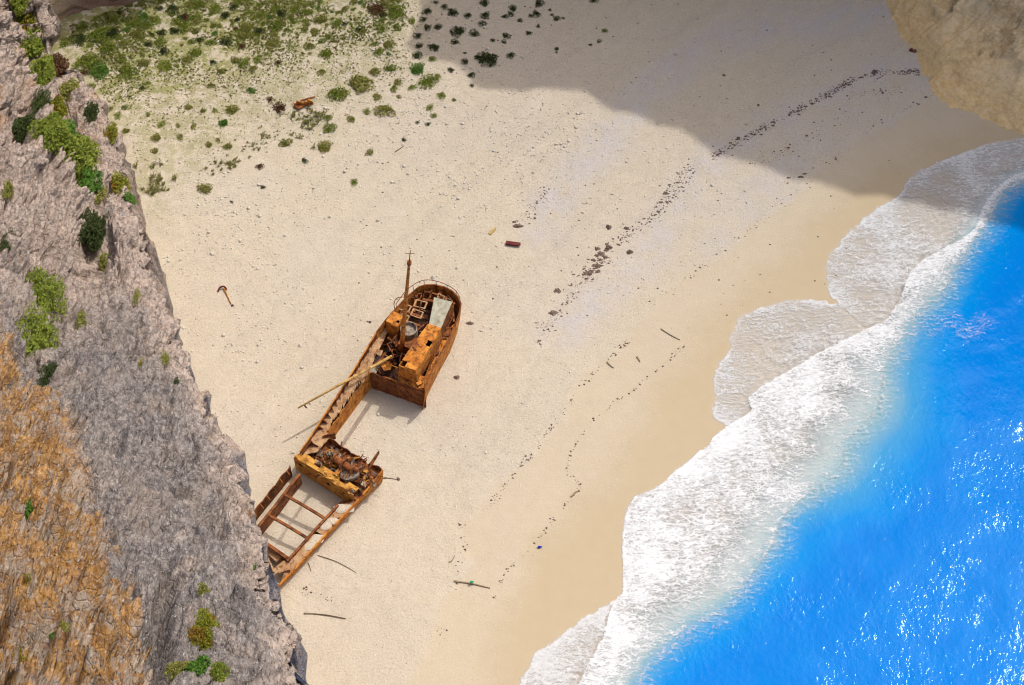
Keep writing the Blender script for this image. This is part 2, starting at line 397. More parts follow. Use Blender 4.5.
def mat_leaf(name, a, b_, c_=None):
    t = NT(name); p = t.pos()
    r = t.n('ShaderNodeObjectInfo').outputs['Random']; lf = t.attr('leaf')
    f = t.math('ADD', t.math('MULTIPLY', lf, 0.6), t.math('MULTIPLY', r, 0.4))
    c = t.mix(f, a, b_)
    if c_: c = t.mix(t.math('MULTIPLY', t.ss(t.noise(p, 0.9, 3), 0.5, 0.62), 0.8), c, c_)
    o = t.n('ShaderNodeBsdfTranslucent'); t.setin(o.inputs[0], c)
    d = t.n('ShaderNodeBsdfPrincipled'); t.setin(d.inputs['Base Color'], c); d.inputs['Roughness'].default_value = 0.7; d.inputs['Specular IOR Level'].default_value = 0.2
    m = t.n('ShaderNodeMixShader'); m.inputs[0].default_value = 0.4
    t.l(d.outputs[0], m.inputs[1]); t.l(o.outputs[0], m.inputs[2]); t.l(m.outputs[0], t.out.inputs[0]); return t.m

def mat_plain(name, a, b_, scale=4.0, rough=0.9, bump=0.5):
    t = NT(name); p = t.obj()
    return t.bsdf(t.mix(t.ss(t.noise(p, scale, 5, 0.7), 0.35, 0.65), a, b_), rough, 0.2, t.bump(t.noise(p, scale * 2, 5, 0.7), bump, 0.1))

M = dict(
    sand=mat_sand(), sea=mat_sea(), foam=mat_foam(), cliff=mat_cliff(), head=mat_headland(),
    rust=mat_rust('orange_rust', (0.11, 0.032, 0.011), (0.42, 0.135, 0.018), (0.60, 0.245, 0.038)),
    rustd=mat_rust('dark_rust', (0.035, 0.013, 0.009), (0.14, 0.043, 0.016), (0.30, 0.105, 0.028), palef=0.12),
    rust_shade=mat_rust('shade_black_rust', (0.012, 0.006, 0.005), (0.035, 0.013, 0.008), (0.07, 0.026, 0.012), palef=0.05),  # rust blackened so its colour carries the shade inside the wreck
    rusty=mat_rust('yellow_rust', (0.12, 0.04, 0.012), (0.42, 0.17, 0.028), (0.56, 0.30, 0.06), palef=0.3),
    rustt=mat_rust('sandy_rust_deck', (0.15, 0.06, 0.025), (0.36, 0.19, 0.085), (0.47, 0.31, 0.175), (0.52, 0.42, 0.30), 0.35),
    plate=mat_rust('grey_green_paint', (0.26, 0.21, 0.13), (0.34, 0.335, 0.25), (0.42, 0.41, 0.32), (0.25, 0.15, 0.08), 0.12),
    pole=mat_rust('yellowed_spar', (0.22, 0.10, 0.03), (0.45, 0.26, 0.07), (0.55, 0.36, 0.13), palef=0.2),
    scrap=mat_rust('weathered_scrap', (0.07, 0.04, 0.03), (0.22, 0.16, 0.11), (0.36, 0.31, 0.25), (0.5, 0.46, 0.4), 0.4),
    stone=mat_plain('pale_stone', (0.46, 0.42, 0.35), (0.62, 0.58, 0.51), 3.0),
    weed=mat_plain('dry_seaweed', (0.08, 0.054, 0.043), (0.22, 0.155, 0.118), 5.0),
    wood=mat_plain('bleached_driftwood', (0.20, 0.15, 0.09), (0.36, 0.29, 0.19), 3.0),
    red=mat_plain('faded_red_paint', (0.10, 0.022, 0.02), (0.16, 0.04, 0.032), 3.0),
    ylw=mat_plain('faded_yellow_plastic', (0.42, 0.30, 0.10), (0.52, 0.40, 0.18), 3.0),
    blue=mat_plain('blue_plastic', (0.02, 0.03, 0.30), (0.03, 0.06, 0.42), 3.0),
    grn=mat_plain('green_plastic', (0.01, 0.25, 0.10), (0.02, 0.35, 0.15), 3.0),
    twig=mat_plain('dry_twig', (0.10, 0.07, 0.045), (0.22, 0.16, 0.10), 4.0),
)
LEAF = dict(
    green=mat_leaf('green_leaves', (0.135, 0.19, 0.02), (0.31, 0.35, 0.06)),
    bright=mat_leaf('bright_green_leaves', (0.07, 0.17, 0.02), (0.15, 0.28, 0.045)),
    olive=mat_leaf('olive_leaves', (0.19, 0.20, 0.035), (0.36, 0.345, 0.10)),
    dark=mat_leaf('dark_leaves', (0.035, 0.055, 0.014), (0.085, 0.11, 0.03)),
    straw=mat_leaf('straw_leaves', (0.24, 0.235, 0.07), (0.38, 0.36, 0.15)),
    brown=mat_leaf('brown_leaves', (0.09, 0.045, 0.022), (0.20, 0.10, 0.05)),
    yellow=mat_leaf('yellow_green_leaves', (0.16, 0.19, 0.014), (0.32, 0.32, 0.035), (0.25, 0.12, 0.02)),
)

# ------------------------------------------------------------------ shore lines (surveyed on the ground)
SWASH = G2(smooth_line([(1250, 118), (1130, 128), (1024, 136), (985, 145), (940, 160), (908, 178), (898, 195), (868, 217), (844, 236), (826, 261), (827, 290),
                        (838, 304), (794, 300), (760, 306), (737, 320), (727, 351), (716, 371), (712, 401), (711, 419), (725, 428), (694, 456), (659, 487), (633, 499),
                        (624, 530), (622, 560), (623, 594), (604, 606), (587, 615), (560, 634), (538, 650), (523, 676), (508, 720), (480, 800), (440, 900)], 5))
SEAPOLY = np.vstack([SWASH, [[-20, -400], [4000, -400], [4000, 260]]])
SURF_LAND = [(1250, 110), (1100, 140), (1024, 172), (1000, 185), (984, 206), (975, 228), (953, 245), (917, 265), (904, 288), (890, 318), (867, 329), (817, 355), (767, 385), (749, 398),
             (751, 411), (725, 428), (694, 456), (659, 487), (633, 499), (624, 530), (622, 560), (623, 594), (612, 606), (602, 640), (585, 672), (560, 720), (520, 800), (470, 900)]
SURF_SEA = [(1250, 128), (1100, 158), (1024, 182), (1002, 196), (988, 222), (967, 251), (944, 291), (917, 316), (900, 341), (884, 368), (877, 408), (847, 441), (838, 470),
            (787, 512), (771, 548), (740, 590), (722, 608), (690, 625), (655, 655), (630, 690), (600, 740), (560, 810), (500, 900)]
SURF = np.vstack([G2(smooth_line(SURF_LAND, 4)), G2(smooth_line(SURF_SEA, 4))[::-1]])
SEAEDGE = G2(smooth_line(SURF_SEA, 4))
LOBE1 = G2([(1250, 100), (1024, 136), (985, 145), (940, 160), (908, 178), (898, 195), (868, 217), (844, 236), (826, 261), (827, 290), (840, 308), (867, 328), (890, 318), (917, 265), (975, 228), (1024, 172), (1250, 120)])
LOBE2 = G2([(835, 300), (794, 300), (760, 306), (737, 320), (727, 351), (716, 371), (712, 401), (711, 419), (727, 426), (751, 411), (767, 385), (817, 355), (867, 330)])
LOBE3 = G2([(623, 594), (604, 606), (587, 615), (538, 650), (523, 676), (508, 720), (480, 800), (520, 800), (585, 672), (602, 640), (612, 606)])
WETLINE = G2(smooth_line([(1300, 60), (1100, 95), (1024, 118), (960, 130), (900, 155), (860, 180), (810, 228), (760, 270), (700, 330), (660, 380), (630, 430), (600, 480), (555, 520), (520, 580), (500, 640), (470, 720), (420, 860)], 4))
DAMPLINE = G2(smooth_line([(1300, 30), (1000, 92), (930, 105), (860, 140), (800, 190), (740, 240), (690, 275), (640, 320), (605, 355), (575, 395), (548, 430), (515, 470), (500, 490), (464, 522), (462, 560), (440, 600), (400, 700), (330, 860)], 4))
DAMPY = DAMPLINE[::-1, 1]; DAMPX = DAMPLINE[::-1, 0]
def shore_jag(P):
    Q = np.c_[np.asarray(P)[:, :2], np.zeros(len(P))]; return 0.42 * pn(Q / 1.9 + 12) + 0.22 * pn(Q / 0.7 + 4)
def sided(P, line):
    poly = np.vstack([line, [[line[-1][0], -500], [4000, -500], [4000, line[0][1]]]])
    return sdf(P, poly)

def ground_z(P):
    P = np.atleast_2d(np.asarray(P, float))[:, :2]
    near = (np.abs(P[:, 0]) < 200) & (P[:, 1] > -100) & (P[:, 1] < 330)
    d = np.full(len(P), -200.0); d[near] = sdf(P[near], SEAPOLY); far = ~near
    d[far] = np.where(inside(P[far], SEAPOLY), 150.0, -150.0)
    Q = np.c_[P, np.zeros(len(P))]
    n = 0.30 * pn(Q / 14.0) + 0.10 * pn(Q / 3.7 + 5) + 0.05 * pn(Q / 1.3 + 9)
    return np.where(d > 0, -np.minimum(0.05 * d + 0.0022 * d * d, 14.0), n * sstep(2.0, 22.0, -d))
_GX = np.arange(-110, 125, 0.5); _GY = np.arange(40, 260, 0.5); _GZ = None
def gz(x, y):
    global _GZ
    if _GZ is None:
        X, Y = np.meshgrid(_GX, _GY); _GZ = ground_z(np.c_[X.ravel(), Y.ravel()]).reshape(len(_GY), len(_GX))
    a = min(max((x - _GX[0]) / 0.5, 0), len(_GX) - 1.001); b = min(max((y - _GY[0]) / 0.5, 0), len(_GY) - 1.001)
    i, j = int(a), int(b); a -= i; b -= j
    return float((_GZ[j, i] * (1 - a) + _GZ[j, i + 1] * a) * (1 - b) + (_GZ[j + 1, i] * (1 - a) + _GZ[j + 1, i + 1] * a) * b)
def axis(lo, hi, step, far=2600.0):
    c = np.arange(lo, hi + 1e-6, step); g = [step]
    out = []; s = step; a = 0
    while a < far: s *= 1.45; a += s; out.append(a)
    out = np.array(out); return np.concatenate([lo - out[::-1], c, c[-1] + out])

def build_ground():
    xs = axis(-78, 92, 0.34); ys = axis(52, 204, 0.36)
    X, Y = np.meshgrid(xs, ys); P = np.c_[X.ravel(), Y.ravel()]
    z = ground_z(P)
    near = (np.abs(P[:, 0]) < 200) & (np.abs(P[:, 1]) < 330)
    wet = np.zeros(len(P)); damp = np.zeros(len(P)); film = np.zeros(len(P)); tide = np.zeros(len(P)); gravel = np.zeros(len(P)); veg = np.zeros(len(P))
    Q = P[near]; Q3 = np.c_[Q, np.zeros(len(Q))]
    wob = 1.6 * pn(Q3 / 6.0) + 0.5 * pn(Q3 / 1.7)
    wet[near] = sstep(-2.5, 3.5, sided(Q, WETLINE) + wob)
    tide[near] = sided(Q, DAMPLINE); damp[near] = sstep(-0.7, 0.9, tide[near] + wob * 1.2)
    film[near] = sstep(-0.25, 0.5, sdf(Q, SEAPOLY) + shore_jag(Q))
    for line, wd, k in (([(1000, -20), (880, 12), (760, 28), (690, 60), (640, 100), (600, 150), (560, 195), (545, 225)], 3.4, 1.0),
                        ([(915, 72), (860, 76), (800, 110), (750, 135), (712, 160), (690, 185), (680, 205), (650, 245), (625, 275), (560, 330)], 3.0, 0.85),
                        ([(920, 78), (860, 100), (800, 150), (750, 200), (720, 240)], 4.0, 0.55),
                        ([(910, 105), (880, 135), (840, 160), (790, 200)], 1.4, 0.7),
                        ([(520, 480), (500, 540), (480, 590)], 2.5, 0.5), ([(640, 400), (600, 470), (560, 540)], 2.0, 0.35)):
        dd = polydist(Q, G2(smooth_line(line, 4))); gravel[near] = np.maximum(gravel[near], k * sstep(wd * 1.5, 0.0, dd + 0.6 * wob))
    # where plants grow: the back left of the beach
    vd = sdf(Q, G2([(-60, -80), (430, -80), (432, 30), (400, 95), (330, 140), (250, 150), (185, 215), (150, 235), (100, 200), (60, 100), (-60, 30)]))
    core = sdf(Q, G2([(40, -80), (360, -80), (310, 15), (230, 60), (170, 90), (110, 105), (40, 60)]))
    veg[near] = 0.62 * sstep(-4, 10, vd + 2 * wob) + 0.75 * sstep(-6, 8, core + 2 * wob)
    o = link('sand_beach', mesh_np('sand_beach', np.c_[P, z], gridfaces(len(ys), len(xs)), M['sand'], True, dict(wet=wet, damp=damp, film=film, gravel=gravel, veg=veg, tide=tide)))
    tag(o, 'pale sand and pebble beach below the cliffs', 'beach', kind='structure')

def build_sea():
    xs = axis(-8, 92, 0.5); ys = axis(48, 176, 0.5)
    X, Y = np.meshgrid(xs, ys); P = np.c_[X.ravel(), Y.ravel()]
    d = sdf(P, SEAPOLY); keep = d > -3.0
    line = np.vstack([SEAEDGE, [[SEAEDGE[-1][0], -400], [4000, -400], [4000, SEAEDGE[0][1]]]])
    b = sdf(P, line)
    wide = 1.0 + 1.3 * np.exp(-((P[:, 0] - G(885, 430)[0]) ** 2 + (P[:, 1] - G(885, 430)[1]) ** 2) / 14.0 ** 2)
    deep = np.clip((b + 1.6) / (7.0 * wide), 0, 1)
    opac = 0.10 + 0.9 * sstep(-7.0, -1.0, b + 0.8 * pn(np.c_[P, np.zeros(len(P))] / 4.0)) * np.maximum(sstep(-0.6, 2.0, sdf(P, SURF)), sstep(-3.2, -1.2, b))
    Q3 = np.c_[P, np.zeros(len(P))]
    z = -0.03 + np.where(b > 0, (0.16 * pn(Q3 / 9.0) + 0.07 * pn(Q3 / 3.1 + 3)) * sstep(0, 12, b), 0)
    z[(np.abs(P[:, 0]) > 120) | (P[:, 1] > 200) | (P[:, 1] < 30)] = -0.03
    F = gridfaces(len(ys), len(xs)); F = F[keep[F].all(1)]
    used = np.unique(F); re = -np.ones(len(P), int); re[used] = np.arange(len(used)); F = re[F]
    o = link('sea', mesh_np('sea', np.c_[P, z][used], F, M['sea'], True, dict(deep=deep[used], opac=opac[used])))
    tag(o, 'vivid blue sea with sun glitter meeting the white surf', 'sea', kind='structure')

def build_foam():
    st = 0.16
    xs = np.arange(-6, 96, st); ys = np.arange(50, 176, st)
    X, Y = np.meshgrid(xs, ys); P = np.c_[X.ravel(), Y.ravel()]
    # first a coarse sieve, then the exact fields
    ok = np.zeros(len(P), bool)
    allp = np.vstack([SWASH, SEAEDGE])
    cx = np.round(P / 2.0).astype(int); cells = {tuple(c) for c in np.unique(cx, axis=0)}
    cl = np.array(sorted(cells)); cd = np.maximum(sdf(cl * 2.0, SURF), np.maximum(np.maximum(sdf(cl * 2.0, LOBE1), sdf(cl * 2.0, LOBE2)), sdf(cl * 2.0, LOBE3)))
    good = {tuple(c) for c in cl[cd > -9]}
    ok = np.array([tuple(c) in good for c in cx])
    idx = np.where(ok)[0]; Q = P[idx]; Q3 = np.c_[Q, np.zeros(len(Q))]
    wob = 0.9 * pn(Q3 / 5.0) + 0.55 * pn(Q3 / 1.9 + 3) + 0.3 * pn(Q3 / 0.8 + 8)
    s = sdf(Q, SURF); lp = np.vstack([G2(smooth_line(SURF_LAND, 4))]); dl = polydist(Q, lp); dsea = polydist(Q, SEAEDGE)
    big = pn(Q3 / 7.0 + 2) + 0.6 * pn(Q3 / 3.0 + 4)
    # dense surf: whole near the beach, breaking up towards deep water
    frac = dl / (dl + dsea + 1e-6)
    surf = np.where(s > 0, 0.72 - 0.26 * sstep(0.25, 1.0, frac) + 0.20 * big, 0.44 - 0.44 * np.abs(s - 0.4 * wob) / 5.0)
    surf = np.where((s <= 0) & (dl < dsea), 0.8 * sstep(-0.5, 0.2, s + 0.25 * wob), surf)
    dens = np.clip(surf, 0, 0.95); lace = np.zeros(len(Q))
    jag = shore_jag(Q); shore = sdf(Q, SEAPOLY) + jag; edge = np.abs(shore)
    rim = (0.30 + 0.35 * pn(Q3 / 2.2 + 6)) * np.exp(-(edge / 0.30) ** 2) + 0.09 * np.exp(-(edge / 1.8) ** 2)
    for L, k in ((LOBE1, 0.57), (LOBE2, 0.44), (LOBE3, 0.60)):
        q = sdf(Q, L); m = sstep(-0.25, 0.3, q + jag)
        dd = m * (k + 0.20 * big + rim)
        up = dd > dens; dens = np.where(up, dd, dens); lace = np.where(up, 1.0, lace)
    # scum trails on the blue water beyond the break
    tr = polydist(Q, G2(smooth_line([(905, 320), (930, 330), (950, 322), (965, 335), (985, 325)], 4)))
    dens = np.maximum(dens, 0.36 * sstep(3.2, 0.2, tr + wob))
    dens = np.where(shore < -0.3, 0, dens)
    crest = sstep(0, 2.2, s) * sstep(0.98, 0.55, frac)
    z = 0.045 + crest * (0.10 + 0.14 * np.clip(fbm(Q3 / 2.6, 4), -0.5, 1))
    z = np.where(s > 0, np.maximum(z, 0.05), 0.045)
    z = np.where((s <= 0) & (lace < 0.5), 0.05 + 0.22 * sstep(7, 16, shore), z)
    full = np.zeros(len(P), bool); full[idx[dens > 0.01]] = True
    F = gridfaces(len(ys), len(xs)); F = F[full[F].all(1)]
    used = np.unique(F); re = -np.ones(len(P), int); re[used] = np.arange(len(used))
    inv = -np.ones(len(P), int); inv[idx] = np.arange(len(idx)); u = inv[used]
    o = link('surf_foam', mesh_np('surf_foam', np.c_[Q[u], z[u]], re[F], M['foam'], True, dict(dens=dens[u], lace=lace[u])))
    tag(o, 'white surf foam and lacy backwash along the waterline', 'foam', kind='stuff')

# ------------------------------------------------------------------ near cliff on the left
def interp(y, tab):
    t = np.array(tab, float); return np.interp(y, t[:, 0], t[:, 1])
EDGE = [(-160, 20), (-60, 36), (0, 50), (30, 57), (60, 72), (85, 90), (110, 106), (140, 120), (170, 121), (200, 131), (230, 147), (260, 151), (290, 159), (330, 177), (370, 191), (400, 205), (440, 225), (480, 241), (540, 261), (580, 276), (620, 291), (660, 299), (700, 303), (780, 310), (860, 318)]
EDGEZ = [(-160, 9), (0, 8), (60, 7), (85, 7), (110, 9), (140, 12), (170, 15), (200, 19), (230, 23), (290, 31), (330, 37), (400, 48), (480, 62), (540, 74), (620, 91), (700, 108), (780, 122), (860, 134)]
GRAD = [(-160, 0.16), (0, 0.17), (100, 0.16), (200, 0.135), (340, 0.105), (480, 0.083), (620, 0.066), (700, 0.062), (860, 0.055)]
def build_near_cliff():
    rows = np.concatenate([np.arange(-150, -8, 3.0), np.arange(-8, 720, 0.95), np.arange(720, 840, 3.0)])
    us = np.concatenate([np.linspace(0, 0.12, 56, endpoint=False), np.linspace(0.12, 1, 370)])
    hid = [(0.05, 0.3), (0.12, 1.0), (0.22, 2.2), (0.35, 4.0), (0.5, 6.5), (0.7, 9), (1.0, 12)]
    nc = len(us) + len(hid); V3 = np.zeros((len(rows), nc, 3)); och = np.zeros((len(rows), nc)); bei = np.zeros((len(rows), nc))
    for r, y in enumerate(rows):
        xe = interp(y, EDGE) + 3.4 * math.sin(y * 0.083 + 0.6) * (1 if y < 340 else 0.45) + 1.8 * math.sin(y * 0.19 + 2) + 1.2 * math.sin(y * 0.37 + 1); ze = interp(y, EDGEZ); g = interp(y, GRAD)
        S0 = G(xe, y, ze); rd = ray(xe, y)
        for k, (t, b) in enumerate(hid[::-1]):
            drop = t * (ze + 6); q = S0 + np.array([0, 0, -drop]) + rd * b * (0.25 + ze / 90); V3[r, k] = q
        span = xe + 190
        px = xe - us * span
        bulge = 5.0 * np.exp(-((us * span - 26) / 30) ** 2) * 0.25 * min(1, ze / 20)
        zz = ze + g * (xe - px) + bulge
        gully = np.exp(-((px - interp(y, [(0, 22), (60, 38), (120, 62), (180, 92), (240, 100), (280, 108)])) / 14) ** 2) * sstep(300, 240, np.array(y)) * 2.6
        zz = zz - gully
        ol = interp(y, [(-150, -150), (250, -60), (330, 12), (400, 62), (480, 84), (560, 108), (620, 140), (685, 158), (840, 180)])
        o_ = sstep(30, -34, px - ol)
        zz = zz + 2.2 * sstep(10, -30, px - ol) * sstep(300, 420, np.array(y))
        d = FWD[None] + RGT[None] * ((px - W / 2) / FPX)[:, None] + UPV[None] * ((H / 2 - y) / FPX)
        V3[r, len(hid):] = CAM + d * ((zz - CAM[2]) / d[:, 2])[:, None]
        rough_edge = 0.34 * np.exp(-us * span / 9.0) * (1 if y > 200 else 0.3)
        ochh = np.maximum(o_, rough_edge); upper = sstep(260, 120, np.array(y)) * 0.30 * np.ones_like(px)
        och[r, len(hid):] = np.maximum(ochh, upper)
        bei[r, len(hid):] = np.clip(1.1 * np.exp(-(us * span / 24.0) ** 2) + 0.95 * sstep(360, 230, np.array(y)), 0, 1); bei[r, :len(hid)] = 0.9
        och[r, :len(hid)] = 0.3
    n = np.cross(np.gradient(V3, axis=1), np.gradient(V3, axis=0)); n /= np.linalg.norm(n, axis=2)[..., None] + 1e-9
    if (n[..., 2].mean() < 0): n = -n
    P = V3.reshape(-1, 3); N = n.reshape(-1, 3)
    dist = np.linalg.norm(P - CAM, axis=1)
    # ribs, blocks, cracks and crumbly grain, all drawn out down the dip of the beds
    warp = np.c_[pn(P / 6.0), pn(P / 6.0 + 31), pn(P / 6.0 + 67)] + 0.4 * np.c_[pn(P / 1.9 + 3), pn(P / 1.9 + 41), pn(P / 1.9 + 77)]
    Q = P + 1.5 * warp
    al = (Q @ DIP)[:, None] * DIP
    QS = Q - 0.62 * al; QM = Q - 0.35 * al
    oc = och.ravel(); rough = 0.5 + 0.75 * oc + 0.45 * bei.ravel()
    near_ = sstep(10, 70, P[:, 2]); amp = 0.75 + 0.25 * near_
    top_ = sstep(75, 30, P[:, 2])
    f1, f2, cid = worley(QS / 3.0); g1, g2, cid2 = worley(QM / 1.2 + 7); k1, k2, cid3 = worley(Q / 0.5 + 3)
    h = 2.6 * fbm(QS / 6.0, 3) + (1.5 + 2.6 * top_) * fbm(QS / 13.0 + 40, 2) + (1.3 + 0.8 * top_) * fbm(QS / 2.4, 4, ridge=True) - 0.6
    h += rough * (1.7 * ((cid % 17) / 17.0 - 0.5) * sstep(0.0, 0.14, f2 - f1) - 1.5 * sstep(0.09, 0.02, f2 - f1) * (pn(P / 4.0 + 50) > -0.12))
    h += (rough + 0.2 * oc * oc) * (0.60 * ((cid2 % 13) / 13.0 - 0.5) * sstep(0.0, 0.12, g2 - g1) - 0.75 * sstep(0.13, 0.03, g2 - g1) * (pn(P / 2.5 + 70) > -0.05))
    h += oc * (0.22 * ((cid3 % 11) / 11.0 - 0.5) + 0.5 * fbm(Q / 1.1, 3)) + 0.26 * fbm(QM / 0.6 + 3, 4, 0.65, ridge=True)
    # rounded blocks weathered out of the face, with shaded joints between them
    QB = P + 1.2 * np.c_[pn(P / 6.0), pn(P / 6.0 + 31), pn(P / 6.0 + 67)] + 0.25 * np.c_[pn(P / 0.9 + 3), pn(P / 0.9 + 41), pn(P / 0.9 + 77)]; QB = QB - 0.30 * (QB @ DIP)[:, None] * DIP
    b1, b2, bid = worley(QB / 2.1 + 23); c1, c2, bid2 = worley(QB / 0.75 + 61)
    dome = lambda f: 1 - np.clip(f / 0.66, 0, 1) ** 2
    kb = np.clip(0.14 + 0.95 * oc + 0.62 * bei.ravel(), 0, 1.15)
    h += kb * (1.7 * dome(b1) * (0.25 + 0.75 * ((bid % 7) / 6.0)) - 0.8 * sstep(0.14, 0.02, b2 - b1) + 0.45 * dome(c1) * ((bid2 % 5) / 4.0) - 0.25 * sstep(0.16, 0.03, c2 - c1)) - 0.5 * kb
    edge_ = np.concatenate([np.full(len(hid), 0.36), 0.36 + 0.64 * sstep(0.0, 0.11, us)]); h = h * np.tile(edge_, len(rows))
    oc = np.clip(oc + 0.55 * oc * (((cid % 7) / 6.0) - 0.42) * 1.0, 0, 1); bei = np.clip(bei.ravel() + 0.45 * oc * ((bid % 5) == 0) + 0.6 * ((cid2 % 11) == 0) * rough + 0.3 * ((cid % 8) == 0), 0, 1)
    # solution pockets and shaded hollows
    p1, p2, pc = worley(QS / 3.6 + 19)
    h -= 1.5 * sstep(0.40, 0.15, p1) * (pc % 4 == 0) * np.tile(edge_, len(rows))
    pxs = np.tile(0, 1)
    u_ = ((P - CAM) @ RGT) / ((P - CAM) @ FWD) * FPX + W / 2; v_ = H / 2 - ((P - CAM) @ UPV) / ((P - CAM) @ FWD) * FPX
    for hx, hy, rx, ry, dp in ((96, 240, 16, 34, 4.0), (160, 640, 16, 46, 3.2), (24, 100, 10, 30, 2.5), (135, 350, 9, 12, 1.6), (30, 350, 24, 50, 1.5), (168, 590, 8, 22, 1.6), (66, 60, 12, 26, 3.0)):
        h -= dp * np.exp(-(((u_ - hx) / rx) ** 2 + ((v_ - hy) / ry) ** 2) ** 1.5)
    P = P + N * (h * amp)[:, None]
    F = gridfaces(len(rows), nc)
    me = mesh_np('cliff', P, F, M['cliff'], False, dict(ochre=oc, beige=bei))
    o = link('cliff', me); tag(o, 'steep grey and ochre limestone cliff dropping to the beach on the near side', 'cliff', kind='structure')
    return BVHTree.FromPolygons([tuple(p) for p in P], [tuple(f) for f in F])

# ------------------------------------------------------------------ far cliffs: headland and back wall, one rock mass
def build_far_cliff():
    # foot, and the line its crest throws its shadow on; the crest stands up-sun of that line
    foot = [(-120, 62), (-40, 52), (30, 40), (62, 30), (100, 27), (140, 12), (190, -12), (260, -45), (380, -75), (520, -95), (680, -95), (780, -70), (846, -30), (862, 16), (878, 56), (894, 86), (922, 112), (966, 142), (1018, 166), (1100, 200), (1230, 215), (1420, 260)]
    shad = [(-150, 75), (-60, 62), (20, 50), (66, 38), (108, 25), (150, 9), (210, -14), (300, -34), (405, -40), (417, 5), (421, 22), (403, 47), (420, 58), (452, 66), (474, 87), (515, 91), (578, 91), (608, 105), (645, 120), (682, 131), (713, 155), (753, 165), (793, 178), (850, 190), (901, 200), (937, 204), (977, 217), (1030, 232), (1150, 270), (1400, 330)]
    hs = [(0, 30), (0.28, 46), (0.33, 62), (0.38, 96), (0.5, 118), (0.75, 122), (1, 110)]
    def resample(pts, n):
        p = G2(pts); L = np.concatenate([[0], np.cumsum(np.linalg.norm(np.diff(p, axis=0), axis=1))]); t = np.linspace(0, L[-1], n)
        return np.c_[np.interp(t, L, p[:, 0]), np.interp(t, L, p[:, 1])]
    n = 560
    # pair foot and shadow by matching stations
    fs = [0, .05, .1, .14, .17, .20, .235, .28, .34, .42, .52, .60, .66, .70, .735, .765, .80, .84, .875, .92, .96, 1.0]
    ss_ = np.linspace(0, 1, len(shad)); ss_ = np.interp(ss_, [0, 6 / 29, 8 / 29, 13 / 29, 19 / 29, 25 / 29, 1], [0, .235, .33, .42, .60, .82, 1.0])
    fp = G2(foot); sp = G2(shad); uu = np.linspace(0, 1, 2001); wgt = 1 + 5.0 * np.exp(-((uu - 0.745) / 0.055) ** 2); cw = np.concatenate([[0], np.cumsum((wgt[1:] + wgt[:-1]) / 2)]); u = np.interp(np.linspace(0, cw[-1], n), cw, uu)
    F2 = np.c_[np.interp(u, fs, fp[:, 0]), np.interp(u, fs, fp[:, 1])]
    for _ in range(8):
        F2[1:-1] = 0.25 * F2[:-2] + 0.5 * F2[1:-1] + 0.25 * F2[2:]
    S2 = np.c_[np.interp(u, ss_, sp[:, 0]), np.interp(u, ss_, sp[:, 1])]
    hh = np.interp(u, [a for a, _ in hs], [b for _, b in hs])
    S2 = S2 + np.c_[pn(np.c_[S2 / 5.0, 0 * hh]), pn(np.c_[S2 / 5.0, 0 * hh + 9])] * 1.0 + np.c_[pn(np.c_[S2 / 1.6, 0 * hh]), pn(np.c_[S2 / 1.6, 0 * hh + 9])] * 0.35
    T = np.c_[S2 + SHD[None] * hh[:, None], hh]
    ks = np.linspace(0, 1, 130) ** 1.5; back = [8, 25, 70, 180, 420]
    V3 = np.zeros((n, len(ks) + len(back), 3)); ft = np.zeros((n, len(ks) + len(back))); cave_shade = np.zeros_like(ft)
    inl = np.array([0.55, 0.84])
    for k, t in enumerate(ks):
        xy = F2 + (T[:, :2] - F2) * (t ** 0.60)
        V3[:, k, :2] = xy; V3[:, k, 2] = -1.5 + (hh + 1.5) * t; ft[:, k] = sstep(0.10, 0.0, np.full(n, t))
    # the cave mouth at the back left: an undercut, with its shade also put into the rock colour
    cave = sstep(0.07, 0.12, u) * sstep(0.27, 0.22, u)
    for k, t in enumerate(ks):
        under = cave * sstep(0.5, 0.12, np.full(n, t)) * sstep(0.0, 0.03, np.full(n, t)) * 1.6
        V3[:, k, 0] += under * 0.25; V3[:, k, 1] += under; cave_shade[:, k] = cave * sstep(0.35, 0.1, np.full(n, t))
    for k, bk in enumerate(back):
        V3[:, len(ks) + k, :2] = T[:, :2] + inl[None] * bk; V3[:, len(ks) + k, 2] = hh - 0.02 * bk
    P = V3.reshape(-1, 3)
    nn = np.cross(np.gradient(V3, axis=1), np.gradient(V3, axis=0)); nn /= np.linalg.norm(nn, axis=2)[..., None] + 1e-9
    N = nn.reshape(-1, 3)
    kk = np.tile(np.concatenate([1 - 0.75 * ks ** 6, np.full(len(back), 0.2)]), n)
    Q = P * np.array([1, 1, 1.6])
    f1, f2, cid = worley(Q / 7.0)
    e1, e2, eid = worley(Q / 2.6 + 5)
    h = 2.0 * fbm(Q / 16.0, 4) + 1.1 * fbm(Q / 2.6, 5, 0.6, ridge=True) + 2.2 * ((cid % 11) / 11 - 0.5) * sstep(0, .12, f2 - f1) - 0.8 * sstep(0.08, 0, f2 - f1) + 0.9 * ((eid % 11) / 11 - 0.5) * sstep(0, .12, e2 - e1) - 0.3 * sstep(0.1, 0, e2 - e1)
    P = P + N * (h * kk)[:, None] * (0.28 + 0.72 * sstep(0.5, 8.0, P[:, 2]))[:, None]
    o = link('headland', mesh_np('headland', P, gridfaces(n, V3.shape[1]), M['head'], False, dict(foot=ft.ravel(), cave=cave_shade.ravel())))
    tag(o, 'tan limestone headland and back cliff enclosing the cove', 'cliff', kind='structure')

